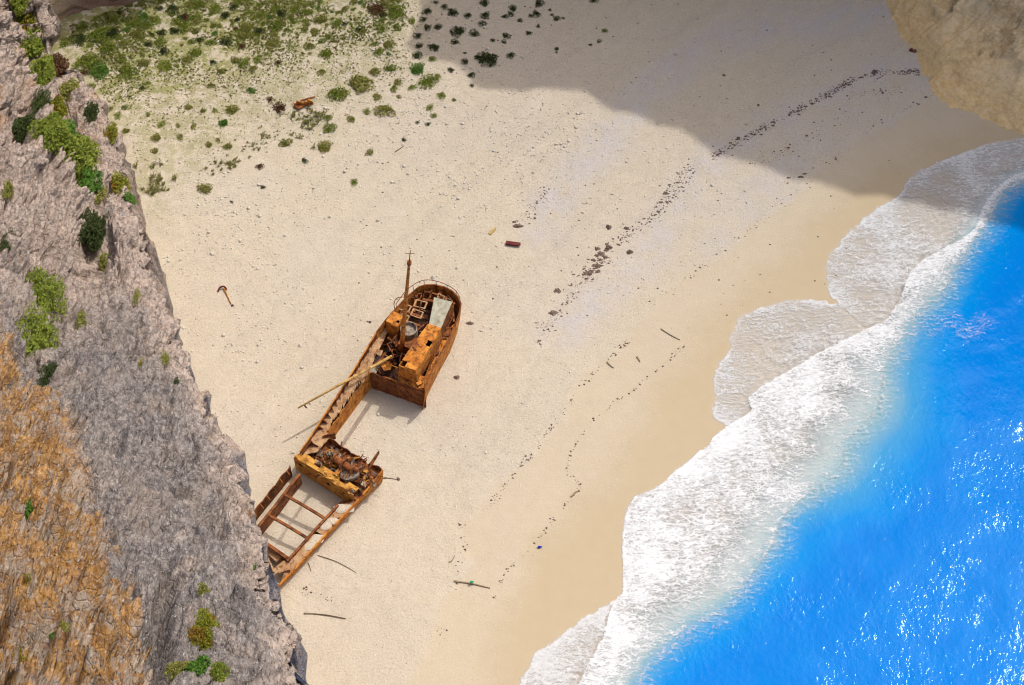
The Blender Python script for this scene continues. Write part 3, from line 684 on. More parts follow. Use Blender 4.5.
# ------------------------------------------------------------------ plants
def leafball(n, size=1.0, leaf=0.09, flat=0.62, seed=0, stems=0):
    r = np.random.default_rng(seed)
    lumps = r.normal(size=(7, 3)); lumps[:, 2] = np.abs(lumps[:, 2]) * 0.7; lumps /= np.linalg.norm(lumps, axis=1)[:, None]
    lr = r.uniform(0.25, 0.5, 7)
    d = r.normal(size=(n, 3)); d[:, 2] = np.abs(d[:, 2]); d /= np.linalg.norm(d, axis=1)[:, None]
    k = (np.clip((d @ lumps.T - 0.72) / 0.28, 0, 1) * lr).max(1)
    rad = (0.48 + k) * (0.15 + 0.85 * r.random(n) ** 0.6)
    hole = pn(d * 3.1 + seed) > -0.42
    c = d * rad[:, None] * size; c[:, 2] *= flat; c = c[hole]; n = len(c)
    a = r.normal(size=(n, 3)); a /= np.linalg.norm(a, axis=1)[:, None]
    b = np.cross(a, r.normal(size=(n, 3))); b /= np.linalg.norm(b, axis=1)[:, None]
    s = leaf * size * r.uniform(0.6, 1.4, n)[:, None]
    v = np.stack([c - a * s, c - b * s * 0.5, c + a * s, c + b * s * 0.5], 1).reshape(-1, 3)
    return v, np.arange(4 * n).reshape(-1, 4), np.repeat(r.random(n), 4)
def blade_tuft(n, seed, hgt=0.5):
    """a loose patch of thin tufts with bare ground between them"""
    r = np.random.default_rng(seed); cl = r.normal(size=(26, 2)) * 0.36; w = r.integers(0, 26, n)
    base = np.c_[cl[w] + r.normal(0, .035, (n, 2)), np.zeros(n)]
    a = r.uniform(0, 2 * math.pi, n); L = hgt * r.uniform(0.3, 1, n) * r.uniform(.5, 1.0, 26)[w]
    tip = base + np.c_[np.cos(a) * L * .7, np.sin(a) * L * .7, L]
    side = np.c_[-np.sin(a), np.cos(a), np.zeros(n)] * 0.018
    v = np.stack([base - side, base + side, tip + side * .5, tip - side * .5], 1).reshape(-1, 3)
    return v, np.arange(4 * n).reshape(-1, 4), np.repeat(r.random(n), 4)

PLANT_MESH = {}
def plant_mesh(kind, var):
    key = (kind, var)
    if key not in PLANT_MESH:
        if kind == 'straw': v, f, a = blade_tuft(620, 50 + var, 0.17)
        else: v, f, a = leafball(680, 1.0, 0.072, 0.55, 10 * var + hash_kind(kind))
        PLANT_MESH[key] = mesh_np('shrub_leaves', v, f, LEAF[kind], False, dict(leaf=a))
    return PLANT_MESH[key]
def hash_kind(k): return sum(map(ord, k)) % 97

SHRUBS_PLACED = []
def shrub(px, py, w, kind, label, group, name='beach_shrub', cat='shrub'):
    p = G(px, py); sc = w / 8.8
    o = link(name, plant_mesh(kind, random.randrange(4)))
    o.location = (p[0], p[1], gz(p[0], p[1]) - 0.03); o.rotation_euler = (0, 0, random.uniform(0, 6.28))
    o.scale = (sc * random.uniform(.9, 1.15), sc * random.uniform(.75, 1.0), sc * random.uniform(.7, 1.0))
    SHRUBS_PLACED.append((px, py)); return tag(o, label, cat, group)

def build_beach_plants():
    z2 = lambda a, b: (340 + a / 2.977, b / 2.977)
    z3 = lambda a, b: (a / 3.003, b / 3.003)
    # the ones one can point to
    special = [
        (z2(440, 180), 20, 'dark', 'largest dark shrub in the cliff shadow, lowest big one on the shaded sand'),
        (z2(352, 97), 15, 'dark', 'wide dark shrub in the cliff shadow, one of a joined pair, the larger'),
        (z2(400, 103), 10, 'dark', 'small dark shrub touching the wide dark one in the cliff shadow'),
        (z2(788, 93), 6, 'green', 'lone bluish green shrub on bare shaded sand, farthest from the plant belt'),
        (z2(755, 2), 9, 'dark', 'dark shrub at the very top of the shaded sand, farthest right along the top edge'),
        (z2(592, 12), 10, 'dark', 'round dark shrub near the top of the shaded sand, the biggest in its corner'),
        (z2(230, 208), 17, 'bright', 'bright green shrub in sun just left of the shadow edge'),
        (z2(262, 245), 18, 'green', 'wide low green shrub in sun below the bright green one by the shadow edge'),
        (z2(135, 330), 18, 'olive', 'big olive shrub with a drooping side at the lower edge of the plant cover'),
        (z2(62, 250), 26, 'olive', 'large loose olive green shrub between the rusty scrap and the shadow edge'),
        (z2(165, 42), 18, 'green', 'green shrub with an orange brown neighbour at the top beside the shadow'),
        (z2(112, 28), 17, 'brown', 'orange brown dry shrub near the top beside the shadow'),
        (z3(303, 212), 19, 'bright', 'brightest round green shrub on the sand beside the cliff foot'),
        (z3(255, 190), 20, 'green', 'broad green shrub at the cliff foot just left of the brightest round one'),
        (z3(255, 218), 9, 'brown', 'reddish brown dry bush under the green shrub at the cliff foot'),
        (z3(385, 215), 18, 'green', 'ragged green shrub two steps right of the brightest round one'),
        (z3(680, 128), 12, 'dark', 'dark green compact shrub alone on pale sand at the top, right of the belt'),
        (z3(325, 147), 15, 'green', 'mid green round shrub in the plant belt above the brightest one'),
        (z3(428, 266), 6, 'dark', 'small nearly black round shrub on bare pale sand below the plant belt'),
        (z3(640, 188), 7, 'dark', 'small dark oval shrub alone in the middle of the bare pale sand'),
        (z3(755, 275), 9, 'bright', 'small fresh green shrub on pale sand to the left of the rusty scrap'),
        (z3(695, 332), 14, 'olive', 'spreading yellow olive shrub on pale sand, below left of the rusty scrap'),
        (z3(672, 370), 10, 'bright', 'fresh green shrub just under the spreading yellow olive one'),
        (z3(935, 365), 34, 'straw', 'large loose patch of pale grass just below the rusty scrap'),
        (z3(1010, 285), 18, 'green', 'green shrub immediately right of the rusty scrap'),
        (z3(975, 445), 17, 'olive', 'olive shrub with bare twigs under the loose patch of pale grass'),
        (z3(815, 130), 15, 'olive', 'loose olive shrub at the right end of the upper plant belt'),
        (z3(470, 550), 36, 'straw', 'wide straw coloured grass tuft near the foot of the left cliff'),
        (z3(690, 492), 24, 'straw', 'straw coloured tuft in the middle of the sand, lowest of the pale tufts'),
        (z3(615, 568), 14, 'olive', 'lone olive tuft at the lower border of the plant cover'),
        (z3(790, 562), 5, 'dark', 'tiny dark bush alone on bare sand under the plant cover'),
        (z2(90, 457), 9, 'olive', 'small olive bush alone on open sand, second lowest of the beach plants'),
        (z2(42, 543), 8, 'green', 'small green bush alone on open sand, lowest of the beach plants'),
    ]
    for (p, w, k, lab) in special:
        shrub(p[0], p[1], w, k, lab, None)
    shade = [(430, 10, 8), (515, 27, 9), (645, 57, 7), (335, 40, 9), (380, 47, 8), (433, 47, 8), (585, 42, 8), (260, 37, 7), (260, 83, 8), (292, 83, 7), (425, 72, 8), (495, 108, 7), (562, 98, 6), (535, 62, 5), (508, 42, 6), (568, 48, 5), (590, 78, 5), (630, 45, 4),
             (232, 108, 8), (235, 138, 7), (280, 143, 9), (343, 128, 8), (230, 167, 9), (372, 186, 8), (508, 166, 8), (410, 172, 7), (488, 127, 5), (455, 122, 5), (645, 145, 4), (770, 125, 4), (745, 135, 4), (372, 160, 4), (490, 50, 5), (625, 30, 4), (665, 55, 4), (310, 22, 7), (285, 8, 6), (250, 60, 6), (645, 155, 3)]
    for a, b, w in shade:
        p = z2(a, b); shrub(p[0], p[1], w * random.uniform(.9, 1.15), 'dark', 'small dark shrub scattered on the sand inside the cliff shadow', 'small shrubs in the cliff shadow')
    lit = [(150, 205, 11, 'green'), (105, 215, 10, 'olive'), (115, 155, 10, 'green'), (125, 88, 10, 'green'), (215, 65, 9, 'green'), (160, 265, 8, 'green'), (175, 290, 6, 'olive'), (110, 290, 8, 'olive'), (10, 282, 12, 'olive'), (80, 335, 7, 'green'), (35, 357, 8, 'olive'), (230, 365, 4, 'dark'), (262, 370, 5, 'dark'),
           (280, 345, 6, 'green'), (302, 288, 9, 'green'), (340, 300, 5, 'olive'), (290, 230, 8, 'green'), (212, 262, 8, 'green'), (172, 245, 8, 'olive'), (190, 418, 5, 'dark'), (275, 178, 8, 'green'), (390, 225, 6, 'dark'), (393, 257, 5, 'dark'), (330, 210, 6, 'dark'), (268, 322, 7, 'green')]
    for a, b, w, k in lit:
        p = z2(a, b); shrub(p[0], p[1], w * random.uniform(.9, 1.15), k, 'small sunlit shrub on pale sand bordering the cliff shadow', 'sunlit shrubs beside the shadow edge')
    more = [(445, 132, 8, 'dark'), (490, 155, 8, 'dark'), (575, 50, 11, 'green'), (675, 45, 9, 'dark'), (645, 25, 12, 'green'), (530, 65, 10, 'green'), (555, 90, 9, 'green'), (525, 92, 9, 'dark'), (485, 97, 9, 'dark'), (635, 260, 8, 'olive'), (610, 335, 7, 'green'), (567, 325, 9, 'olive'), (665, 218, 9, 'olive'), (772, 183, 8, 'green'),
            (740, 80, 12, 'olive'), (880, 62, 9, 'green'), (927, 37, 9, 'green'), (1010, 72, 10, 'green'), (930, 137, 10, 'olive'), (965, 215, 9, 'olive'), (990, 390, 11, 'green'), (985, 355, 9, 'green'), (860, 432, 11, 'olive'), (470, 415, 10, 'olive'), (465, 455, 7, 'olive'), (485, 375, 9, 'green'), (535, 378, 6, 'olive'), (580, 380, 6, 'olive'),
            (628, 435, 8, 'olive'), (685, 440, 9, 'olive'), (355, 350, 7, 'green'), (375, 325, 8, 'green'), (380, 395, 8, 'olive'), (695, 605, 4, 'dark'), (445, 345, 5, 'green'), (645, 335, 6, 'green'), (915, 485, 6, 'dark'), (780, 500, 7, 'brown'), (470, 490, 8, 'straw'), (445, 250, 5, 'green'), (705, 185, 9, 'olive'), (760, 208, 8, 'olive'), (540, 412, 6, 'olive'), (655, 420, 5, 'olive'), (840, 325, 12, 'brown'), (810, 300, 8, 'brown'), (870, 250, 10, 'straw'), (905, 345, 14, 'straw'), (760, 440, 16, 'straw'), (800, 410, 14, 'straw'), (835, 190, 8, 'brown'), (365, 180, 7, 'green'), (330, 330, 7, 'green'), (275, 260, 9, 'green'), (500, 200, 14, 'green'), (560, 180, 12, 'olive'), (430, 190, 12, 'olive'), (600, 120, 7, 'dark'), (470, 60, 12, 'green'), (400, 70, 14, 'green'), (340, 100, 14, 'dark'), (290, 110, 16, 'green'), (370, 130, 9, 'olive'), (240, 120, 14, 'dark'), (200, 130, 14, 'green'), (700, 20, 9, 'dark'), (520, 25, 12, 'dark'), (600, 15, 10, 'green')]
    for a, b, w, k in more:
        p = z3(a, b); dry = k in ('straw', 'brown')
        shrub(p[0], p[1], w * random.uniform(.9, 1.15), k, 'dry straw or brown tuft on the sunlit sand behind the beach' if dry else 'green shrub on the sunlit sand in the plant belt behind the beach', 'dry tufts of the plant belt' if dry else 'green shrubs of the plant belt')
    # the crowded belt along the cave
    n = 0; tries = 0
    while n < 130 and tries < 9000:
        tries += 1; x = random.uniform(60, 400); y = random.uniform(0, 75)
        dens = math.exp(-max(0, (y - (34 - (x - 120) * 0.085))) / 16)
        if x < 52 + y * 0.55 or y < 33 - (x - 48) * 0.36 or random.random() > dens: continue
        w = random.choice([5, 6, 7, 8, 9, 11, 13]); 
        if min((math.hypot(x - a, y - b) for a, b in SHRUBS_PLACED), default=99) < w * 0.55: continue
        shrub(x, y, w, random.choices(['green', 'dark', 'olive', 'bright', 'brown'], [6, 1, 4, 1, .6])[0], 'shrub crowded among others in the dense belt near the cave', 'shrubs of the dense belt near the cave'); n += 1
    # low growth nobody could count
    vs, fs, at = [], [], []; base = 0; r = np.random.default_rng(5)
    protos = [leafball(26, 1.0, 0.26, 0.55, 900 + q) for q in range(6)]
    cnt = 0; by_kind = {k: ([], [], [], 0) for k in ('green', 'olive', 'straw', 'brown')}
    while cnt < 15000:
        x = r.uniform(60, 460); y = r.uniform(-60, 235)
        d = math.exp(-max(0, y - (60 - (x - 120) * 0.16)) / 42) * (1 if x < 400 else math.exp(-(x - 400) / 12))
        if x < 56 + y * 0.48 or y < 33 - (x - 48) * 0.36 or r.random() > d or (x > 330 and y > 150): continue
        pg = G(x, y); cl = pn(np.array([[pg[0] / 5.0, pg[1] / 5.0, 3.3]]))[0]
        if cl < r.uniform(-0.5, 0.35): continue
        k = 'green' if r.random() < 0.45 * d + 0.1 else ('olive' if r.random() < 0.6 else ('straw' if r.random() < 0.5 else 'brown'))
        v, f, a = protos[r.integers(6)]; s = r.uniform(0.07, 0.28) * (0.65 + 0.55 * d); an = r.uniform(0, 6.28)
        R = np.array([[math.cos(an), -math.sin(an), 0], [math.sin(an), math.cos(an), 0], [0, 0, 1]])
        V0 = (v * s) @ R.T + np.array([pg[0], pg[1], gz(pg[0], pg[1])])
        L = by_kind[k]; L[0].append(V0); L[1].append(f + L[3]); L[2].append(a); by_kind[k] = (L[0], L[1], L[2], L[3] + len(v)); cnt += 1
    for k, (v, f, a, _) in by_kind.items():
        o = link('ground_cover', mesh_np('ground_cover', np.vstack(v), np.vstack(f), LEAF[k], False, dict(leaf=np.concatenate(a))))
        tag(o, {'green': 'low green', 'olive': 'low olive green', 'straw': 'thin straw coloured', 'brown': 'dry brown'}[k] + ' ground cover between the beach shrubs', 'ground cover', kind='stuff')

def build_cliff_plants(bvh):
    lst = [  # px, py, width px, height px, kind, label
        (28, 22, 26, 44, 'yellow', 'yellow green bush at the top of the cliff gully, beside the cave'),
        (44, 78, 34, 44, 'green', 'green bush with dark gaps in the upper cliff gully'),
        (56, 68, 22, 30, 'brown', 'reddish brown dry bush in the upper cliff gully'),
        (58, 108, 22, 22, 'yellow', 'small yellow bush in the gully above the long green bush'),
        (50, 135, 38, 40, 'green', 'upper half of the long green growth down the cliff gully'),
        (74, 158, 44, 46, 'green', 'broad green bush in the middle of the cliff gully'),
        (90, 185, 24, 26, 'bright', 'fresh green bush at the lower tip of the gully growth'),
        (118, 186, 22, 20, 'yellow', 'yellow green bush hanging from the outer rock rib'),
        (129, 200, 18, 12, 'bright', 'bright green bush at the outer edge of the rock rib above the sand'),
        (36, 44, 30, 36, 'green', 'green bush at the top of the cliff gully under the yellow green one'),
        (18, 2, 24, 30, 'green', 'green bush at the top edge above the cliff gully'),
        (66, 92, 26, 24, 'olive', 'olive bush between the reddish dry bush and the long green growth'),
        (64, 140, 30, 40, 'bright', 'brighter green patch inside the long green growth of the gully'),
        (84, 172, 26, 30, 'green', 'lower green bush of the long gully growth'),
        (100, 196, 14, 18, 'olive', 'last olive bush below the fresh green tip of the gully'),
        (40, 104, 18, 30, 'dark', 'dark bush against grey rock on the left flank of the gully'),
        (110, 136, 16, 22, 'yellow', 'small yellow brown bush high on the outer rock rib'),
        (90, 112, 16, 20, 'dark', 'small dark bush at the top of the outer rock rib'),
        (20, 128, 26, 28, 'dark', 'dark bush in the rock on the left of the gully, high up'),
        (8, 190, 14, 20, 'olive', 'olive bush at the left frame edge on grey rock, upper of two'),
        (6, 245, 14, 32, 'dark', 'dark green bush at the left frame edge on grey rock, lower of two'),
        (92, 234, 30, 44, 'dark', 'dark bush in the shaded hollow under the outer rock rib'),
        (106, 264, 20, 26, 'olive', 'olive bush at the lower lip of the shaded hollow'),
        (38, 304, 46, 62, 'green', 'upper crown of the big green bush on the grey cliff face'),
        (32, 348, 50, 72, 'green', 'lower crown of the big green bush on the grey cliff face'),
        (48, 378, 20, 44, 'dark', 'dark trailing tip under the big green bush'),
        (82, 320, 14, 20, 'olive', 'small olive tuft on grey rock to the right of the big green bush'),
        (136, 297, 9, 18, 'olive', 'thin olive tuft on the outer grey rock, upper of the small ones'),
        (141, 365, 9, 12, 'yellow', 'tiny yellow tuft in a crack in the middle of the grey slab'),
        (165, 358, 10, 16, 'olive', 'small olive tuft near the outer edge of the grey slab'),
        (176, 382, 7, 10, 'dark', 'tiny dark tuft at the outer edge of the grey slab'),
        (27, 511, 24, 20, 'bright', 'round bright green bush alone on the ochre rock'),
        (203, 592, 13, 15, 'olive', 'small olive bush on the lower grey slab'),
        (204, 634, 32, 46, 'yellow', 'yellow green bush, upright, above the bushes at the bottom edge of the cliff'),
        (180, 672, 32, 28, 'olive', 'olive bush at the bottom edge, left of the green ones'),
        (200, 674, 34, 34, 'bright', 'bright green bush at the bottom edge under the yellow green one'),
        (220, 676, 24, 24, 'green', 'green bush at the bottom edge, rightmost of the cluster'),
        (256, 567, 6, 9, 'bright', 'tiny green tuft near the outer edge of the lower grey slab'),
        (20, 655, 16, 14, 'yellow', 'low yellow moss cushion on the ochre rock near the bottom'),
        (60, 626, 18, 16, 'olive', 'low olive cushion on the ochre rock above the bottom boulders'),
        (52, 634, 9, 10, 'bright', 'small fresh green cushion beside the olive one on ochre rock'),
        (26, 580, 10, 12, 'yellow', 'small yellow cushion in a crack of the ochre rock'),
    ]
    for i, (px, py, w, h, k, lab) in enumerate(lst):
        d = ray(px, py); hit = bvh.ray_cast(V(CAM), V(d))
        if hit[0] is None: print('no cliff under', px, py); continue
        p = np.array(hit[0]); dist = hit[3]; n = np.array(hit[1]); sw = w * dist / FPX; sh = h * dist / FPX
        n = np.array([0.62, 0.25, 0.74]); n /= np.linalg.norm(n)
        cnt = int(min(5000, max(380, w * h * 3.2)))
        v, f, a = leafball(cnt, 1.0, min(0.12, 1.35 / max(w, h) + 0.022), 0.8, 300 + i)
        # stretch: x across, y up the picture along the slope, z off the rock
        e = np.cross(UPV, n); e = RGT - n * (RGT @ n); e /= np.linalg.norm(e); u = np.cross(n, e); fu = np.linalg.norm(u - d * (u @ d)); fe = np.linalg.norm(e - d * (e @ d))
        R = np.c_[e, u, n]
        v = (v * np.array([sw * 0.66 / max(fe, .5), sh * 0.66 / max(fu, .45), min(sw, sh) * 0.75])) @ R.T
        root = empty('cliff_bush', tuple(p - n * 0.05)); tag(root, lab, 'bush', 'bushes growing on the cliff')
        link('foliage', mesh_np('foliage', v, f, LEAF[k], False, dict(leaf=a)), root)
        mb = MB()
        for q in range(3):
            t = np.array([random.gauss(0, .3) * sw, random.gauss(0, .3) * sw, 0]) + n * min(sw, sh) * 0.4
            mb.tube([p - n * 0.3, p + t * 0.3, p + t * 0.6], [0.03 * sw + .02, .02 * sw + .015, .008 * sw + .006], 5)
        mb.build('stem', M['twig'], root)

# ------------------------------------------------------------------ the wreck
def offs(a, b, d):
    """shift 3-D segment sideways (to the right of a->b)"""
    a = np.array(a, float); b = np.array(b, float); t = (b - a)[:2]; t /= np.linalg.norm(t); return np.array([t[1], -t[0], 0]) * d
def build_wreck():
    root = empty('shipwreck', tuple(G(350, 440)))
    tag(root, 'rusted broken coaster lying on the pale sand with a leaning mast', 'shipwreck')
    ZD, ZB = 3.7, 4.5
    # --- aft hull
    left = [(352, 374), (364, 354), (376, 333), (386, 320), (395, 310), (404, 300), (413, 292)]
    stern = [(419, 287), (426, 285), (435, 285), (444, 287), (452, 291), (458, 297), (461, 304)]
    right = [(460, 311), (457, 320), (452, 333), (446, 344), (440, 355), (430, 375), (425, 390)]
    shell = [G(a, b, ZB) for a, b in left + stern + right]
    m = MB(); m.wall(shell[2:], -0.6, 0.09, 0.09, 0.3, taper=-0.55); hull = m.build('hull', M['rust'], root)
    m = MB()
    for p, q in zip(shell[2:-1], shell[3:]): m.beam(p + [0, 0, .05], q + [0, 0, .05], 0.16, 0.09)
    m.build('gunwale', M['rustd'], hull)
    m = MB(); m.wall([G(a, b, 1.9) for a, b in [(384, 372), (396, 352)]], -0.3, .05); 
    # forward bulkhead of the aft section
    bl, br = G(368, 371, ZD), G(425, 390, ZD + .1)
    m = MB(); m.wall([bl, br], -0.5, 0.12, 0.11, 0.3); blk = m.build('bulkhead', M['rustd'], root)
    m = MB(); fwd = offs(bl, br, 0.12)
    for t in (0.12, 0.3, 0.5, 0.68, 0.86):
        p = bl + (br - bl) * t + fwd * 0.8; m.beam(p + [0, 0, -0.15], [p[0], p[1], -0.3], 0.10, 0.12)
    m.beam(bl + fwd * .9 + [0, 0, -.5], br + fwd * .9 + [0, 0, -.5], .08, .12)
    m.build('stiffener', M['rustd'], blk)
    # --- decks
    inner = [G(a, b, ZD) for a, b in [(370, 371), (382, 350), (391, 334), (402, 318), (412, 303), (421, 296), (434, 294), (447, 297), (455, 306), (453, 318), (446, 337), (436, 357), (426, 383), (424, 389)]]
    m = MB(); m.slab([p - [0, 0, 2.3] for p in inner], 0.08); m.build('lower_deck', M['rust_shade'], root)  # near-black deck colour paints the shade down in the open wells
    # side deck on the right, quarterdeck ring
    m = MB()
    ri = [G(a, b, ZD) for a, b in [(447, 330), (437, 352), (425, 377), (418, 388)]]; ro = [G(a, b, ZD) for a, b in [(456, 322), (450, 337), (439, 358), (426, 388)]]
    for k in range(3): m.slab([ri[k], ri[k + 1], ro[k + 1], ro[k]], 0.07)
    m.slab([G(a, b, ZD) for a, b in [(399, 369), (418, 375), (417, 388), (398, 381)]], 0.07)
    m.build('side_deck', M['rust'], root)
    for q, (a, b, w_) in enumerate([(420, 380, .9), (436, 352, .7), (447, 333, .8), (408, 378, .7), (386, 366, .8), (379, 352, .6)]):
        c0 = G(a, b, ZD + .12); rq = random.Random(60 + q); an = rq.uniform(0, 6.28); m = MB()
        m.slab([c0 + [math.cos(an + k * 1.257) * w_ * rq.uniform(.5, 1.1), math.sin(an + k * 1.257) * w_ * rq.uniform(.5, 1.1), rq.uniform(0, .35)] for k in range(5)], .05); m.build('torn_plate', M[rq.choice(['rust', 'rustd', 'rustt'])], root)
    # beams of the open quarterdeck: the skeleton of missing plates
    m = MB()
    fr = [((404, 303), (416, 309)), ((399, 309), (424, 318)), ((394, 317), (420, 326)), ((410, 297), (420, 300)), ((417, 291), (414, 312)), ((424, 289), (419, 313)), ((428, 322), (414, 333)),
          ((411, 296), (396, 322)), ((424, 290), (421, 300)), ((432, 289), (430, 298)), ((441, 291), (438, 298)), ((449, 296), (444, 302)), ((455, 303), (450, 306)), ((421, 299), (448, 304)), ((414, 295), (428, 292)), ((428, 292), (452, 299)), ((452, 299), (454, 322)), ((450, 306), (440, 334)), ((445, 318), (455, 318)), ((441, 328), (452, 328)), ((436, 338), (447, 338))]
    for (a, b), (c, d) in fr: m.beam(G(a, b, ZD + .15), G(c, d, ZD + .15), random.choice([.16, .22, .3]), .16)
    m.build('deck_frame', M['rustd'], root)
    for poly in ([(402, 303), (412, 306), (409, 312), (398, 309)], [(416, 299), (428, 302), (425, 309), (413, 306)], [(413, 308), (424, 312), (421, 319), (410, 315)], [(402, 313), (410, 316), (407, 322), (398, 319)], [(446, 297), (453, 301), (452, 305), (445, 301)], [(438, 293), (445, 296), (443, 301), (437, 298)]):
        P4 = [G(a, b, ZD + .27) for a, b in poly]; c4 = sum(P4) / 4
        m = MB()                                        # a hatch rim round a dark well
        for k in range(4): m.slab([P4[k], P4[(k + 1) % 4], c4 + (P4[(k + 1) % 4] - c4) * .74, c4 + (P4[k] - c4) * .74], 0.10)
        m.build('deck_plate', M['rustt'], root)
    # right hand walkway rails and a slanting ladder frame
    m = MB()
    for q in ([(452, 318), (441, 342), (430, 364), (424, 380)],):
        pts = [G(a, b, ZD + 1.15) for a, b in q]; m.tube(pts, .045, 6)
        for p in pts: m.tube([p, p - [0, 0, 1.2]], .04, 6)
    fr2 = [G(427, 355, ZD + .9), G(437, 357, ZD + .9), G(432, 371, ZD + .6), G(422, 370, ZD + .6)]
    m.tube(fr2 + [fr2[0]], .06, 6)
    # stern rail
    pts = [G(a, b, ZB + 1.0) for a, b in [(396, 304), (404, 293), (413, 285), (424, 280), (436, 281), (447, 285), (456, 291), (460, 298)]]
    pts = list(smooth_line(pts, 3)); m.tube(pts, .05, 6)
    for p in pts[::3]: m.tube([p, p - [0, 0, 1.1]], .04, 6)
    pr = [G(396, 312, ZB), G(394, 304, ZB + .9), G(397, 298, ZB + 1.3), G(404, 297, ZB + .6)]; m.tube(list(smooth_line(pr, 4)), .05, 6)
    m.build('railing', M['rustd'], root)
    # --- deckhouse
    ZH = 6.3
    top = [G(a, b, ZH) for a, b in [(428, 324), (441, 328), (416, 371), (399, 365)]]
    m = MB(); m.wall(top, ZD - .1, 0.10, 0.02, 0.4, closed=True); dh = m.build('deckhouse', M['rust'], root)
    m = MB(); tp = [p + [0, 0, .07] for p in top]; m.sheet(tp[0], tp[1], tp[2], tp[3], 3, 9, .06, .035, {(0, 8), (2, 3)}, 5); m.build('roof', M['rust'], dh)
    m = MB(); m.slab([p - [0, 0, 1.2] for p in top], .05); m.build('house_shade_floor', M['rust_shade'], dh)  # blackened slab paints the dark seen through the missing roof panels
    c = G(415.5, 347, ZH + .075)
    m = MB(); m.slab([c + [math.cos(a) * .42 * (1 + .2 * math.sin(3 * a)), math.sin(a) * .62, 0.02] for a in np.linspace(0, 6.28, 14)[:-1]], .03); m.build('hatch', M['rustd'], dh)
    f0, f1 = top[3], top[2]
    m = MB()
    for t in (0.3, 0.72):
        p = f0 + (f1 - f0) * t + offs(f0, f1, -.07) * 1; q = f0 + (f1 - f0) * (t + .14) + offs(f0, f1, -.07)
        m.slab([p + [0, 0, -.6], q + [0, 0, -.6], q + offs(f0, f1, .03) + [0, 0, -.6], p + offs(f0, f1, .03) + [0, 0, -.6]], .5)
    m.build('window', M['rustd'], dh)
    # grey green after roof
    pl = [G(a, b, ZH - .25) for a, b in [(434, 297), (452, 302), (441, 328), (429, 324)]]
    m = MB(); m.sheet(pl[0], pl[1], pl[2], pl[3], 4, 5, .07, .03, (), 3); rp = m.build('roof_plate', M['plate'], root); tag(rp, 'grey green painted plate on the after deckhouse')
    m = MB(); m.wall([p - [0, 0, .12] for p in pl], ZD - 1.6, .08, closed=True); m.build('after_house', M['rustd'], root)
    # left cabin box, dark engine casing, funnel stump
    cb = [G(a, b, ZD + 1.8) for a, b in [(392, 311), (404, 316), (397, 326), (386, 321)]]
    m = MB(); m.wall([p - [0, 0, .07] for p in cb], ZD - 1.6, .1, .02, closed=True); m.sheet(cb[0], cb[1], cb[2], cb[3], 4, 4, .07, .03, {(3, 2)}, 2); m.build('cabin', M['rust'], root)
    cs = [G(a, b, ZD + .4) for a, b in [(404, 331), (418, 335), (412, 349), (398, 344)]]
    m = MB(); m.wall([p - [0, 0, .07] for p in cs], ZD - 1.7, .1, .04, closed=True); m.slab(cs, .07); m.build('engine_casing', M['rustd'], root)
    c = G(409, 332, ZD + .5); m = MB()
    for r0, r1, z0, z1 in ((1.05, 1.0, 0, .75),):
        n = 18; vs = []; fs = []
        for rr, zz in ((r0, z0), (r1, z1), (r1 - .12, z1), (r1 - .14, z1 - .45)):
            vs += [c + [rr * math.cos(2 * math.pi * j / n), rr * math.sin(2 * math.pi * j / n), zz] for j in range(n)]
        for k in range(3): fs += [[k * n + j, k * n + (j + 1) % n, k * n + n + (j + 1) % n, k * n + n + j] for j in range(n)]
        fs.append([3 * n + j for j in range(n)]); m.add(vs, fs)
    m.build('funnel_stump', M['scrap'], root)
    # loose wreckage in the well between cabin and deckhouse
    m = MB(); r = random.Random(4)
    for k in range(46):
        p = G(r.uniform(376, 402), r.uniform(336, 366), ZD - 1.1 + r.uniform(0, .9))
        if not inside(np.array([p[:2]]), np.array([q[:2] for q in inner]))[0]: continue
        a = r.uniform(0, 6.28); L = r.uniform(.5, 2.0); q = p + [math.cos(a) * L, math.sin(a) * L, r.uniform(-.2, .6)]
        m.beam(p, q, r.uniform(.06, .35), r.uniform(.04, .12), r.uniform(0, 1.5))
    m.build('loose_wreckage', M['rustd'], root)
    m = MB(); r = random.Random(9)
    for k in range(16):
        p = G(r.uniform(402, 446), r.uniform(296, 332), ZD - .6 + r.uniform(0, .7)); a = r.uniform(0, 6.28); L = r.uniform(.4, 1.4)
        if not inside(np.array([p[:2]]), np.array([q[:2] for q in inner]))[0]: continue
        m.beam(p, p + [math.cos(a) * L, math.sin(a) * L, r.uniform(-.1, .3)], r.uniform(.08, .45), r.uniform(.04, .1), r.uniform(0, 1.5))
    m.build('loose_plating', M['rustt'], root)
    # bent davits forward of the deckhouse
    m = MB(); m.tube([G(393, 371, ZD + .1), G(396, 368, ZD + 1.1), G(405, 386, ZD - .4)], .06, 6); m.tube([G(384, 362, ZD + .3), G(398, 368, ZD + 1.3)], .07, 6); m.build('bent_davit', M['rust'], root)
    # --- mast: base, then where the survey shows its head
    b0 = G(401.5, 351, ZD - 1.2); hz = 25.0
    for hz in np.arange(14, 34, .25):
        t0 = G(409.3, 262, hz)
        if math.hypot(t0[0] - b0[0], t0[1] - b0[1]) < 1.1: break
    t0 = G(409.3, 262, hz)
    m = MB(); m.tube([b0 + (t0 - b0) * k for k in (0, .25, .5, .75, 1)], [.30, .27, .23, .19, .14], 10); mast = m.build('mast', M['rust'], root, True)
    ax = (t0 - b0) / np.linalg.norm(t0 - b0)
    m = MB(); m.tube([t0, t0 + ax * 3.6], [.06, .04], 6); m.tube([t0 + ax * 2.6 + [-.5, 0, 0], t0 + ax * 2.6 + [.5, 0, 0]], .03, 5); m.build('topmast', M['rustd'], mast)
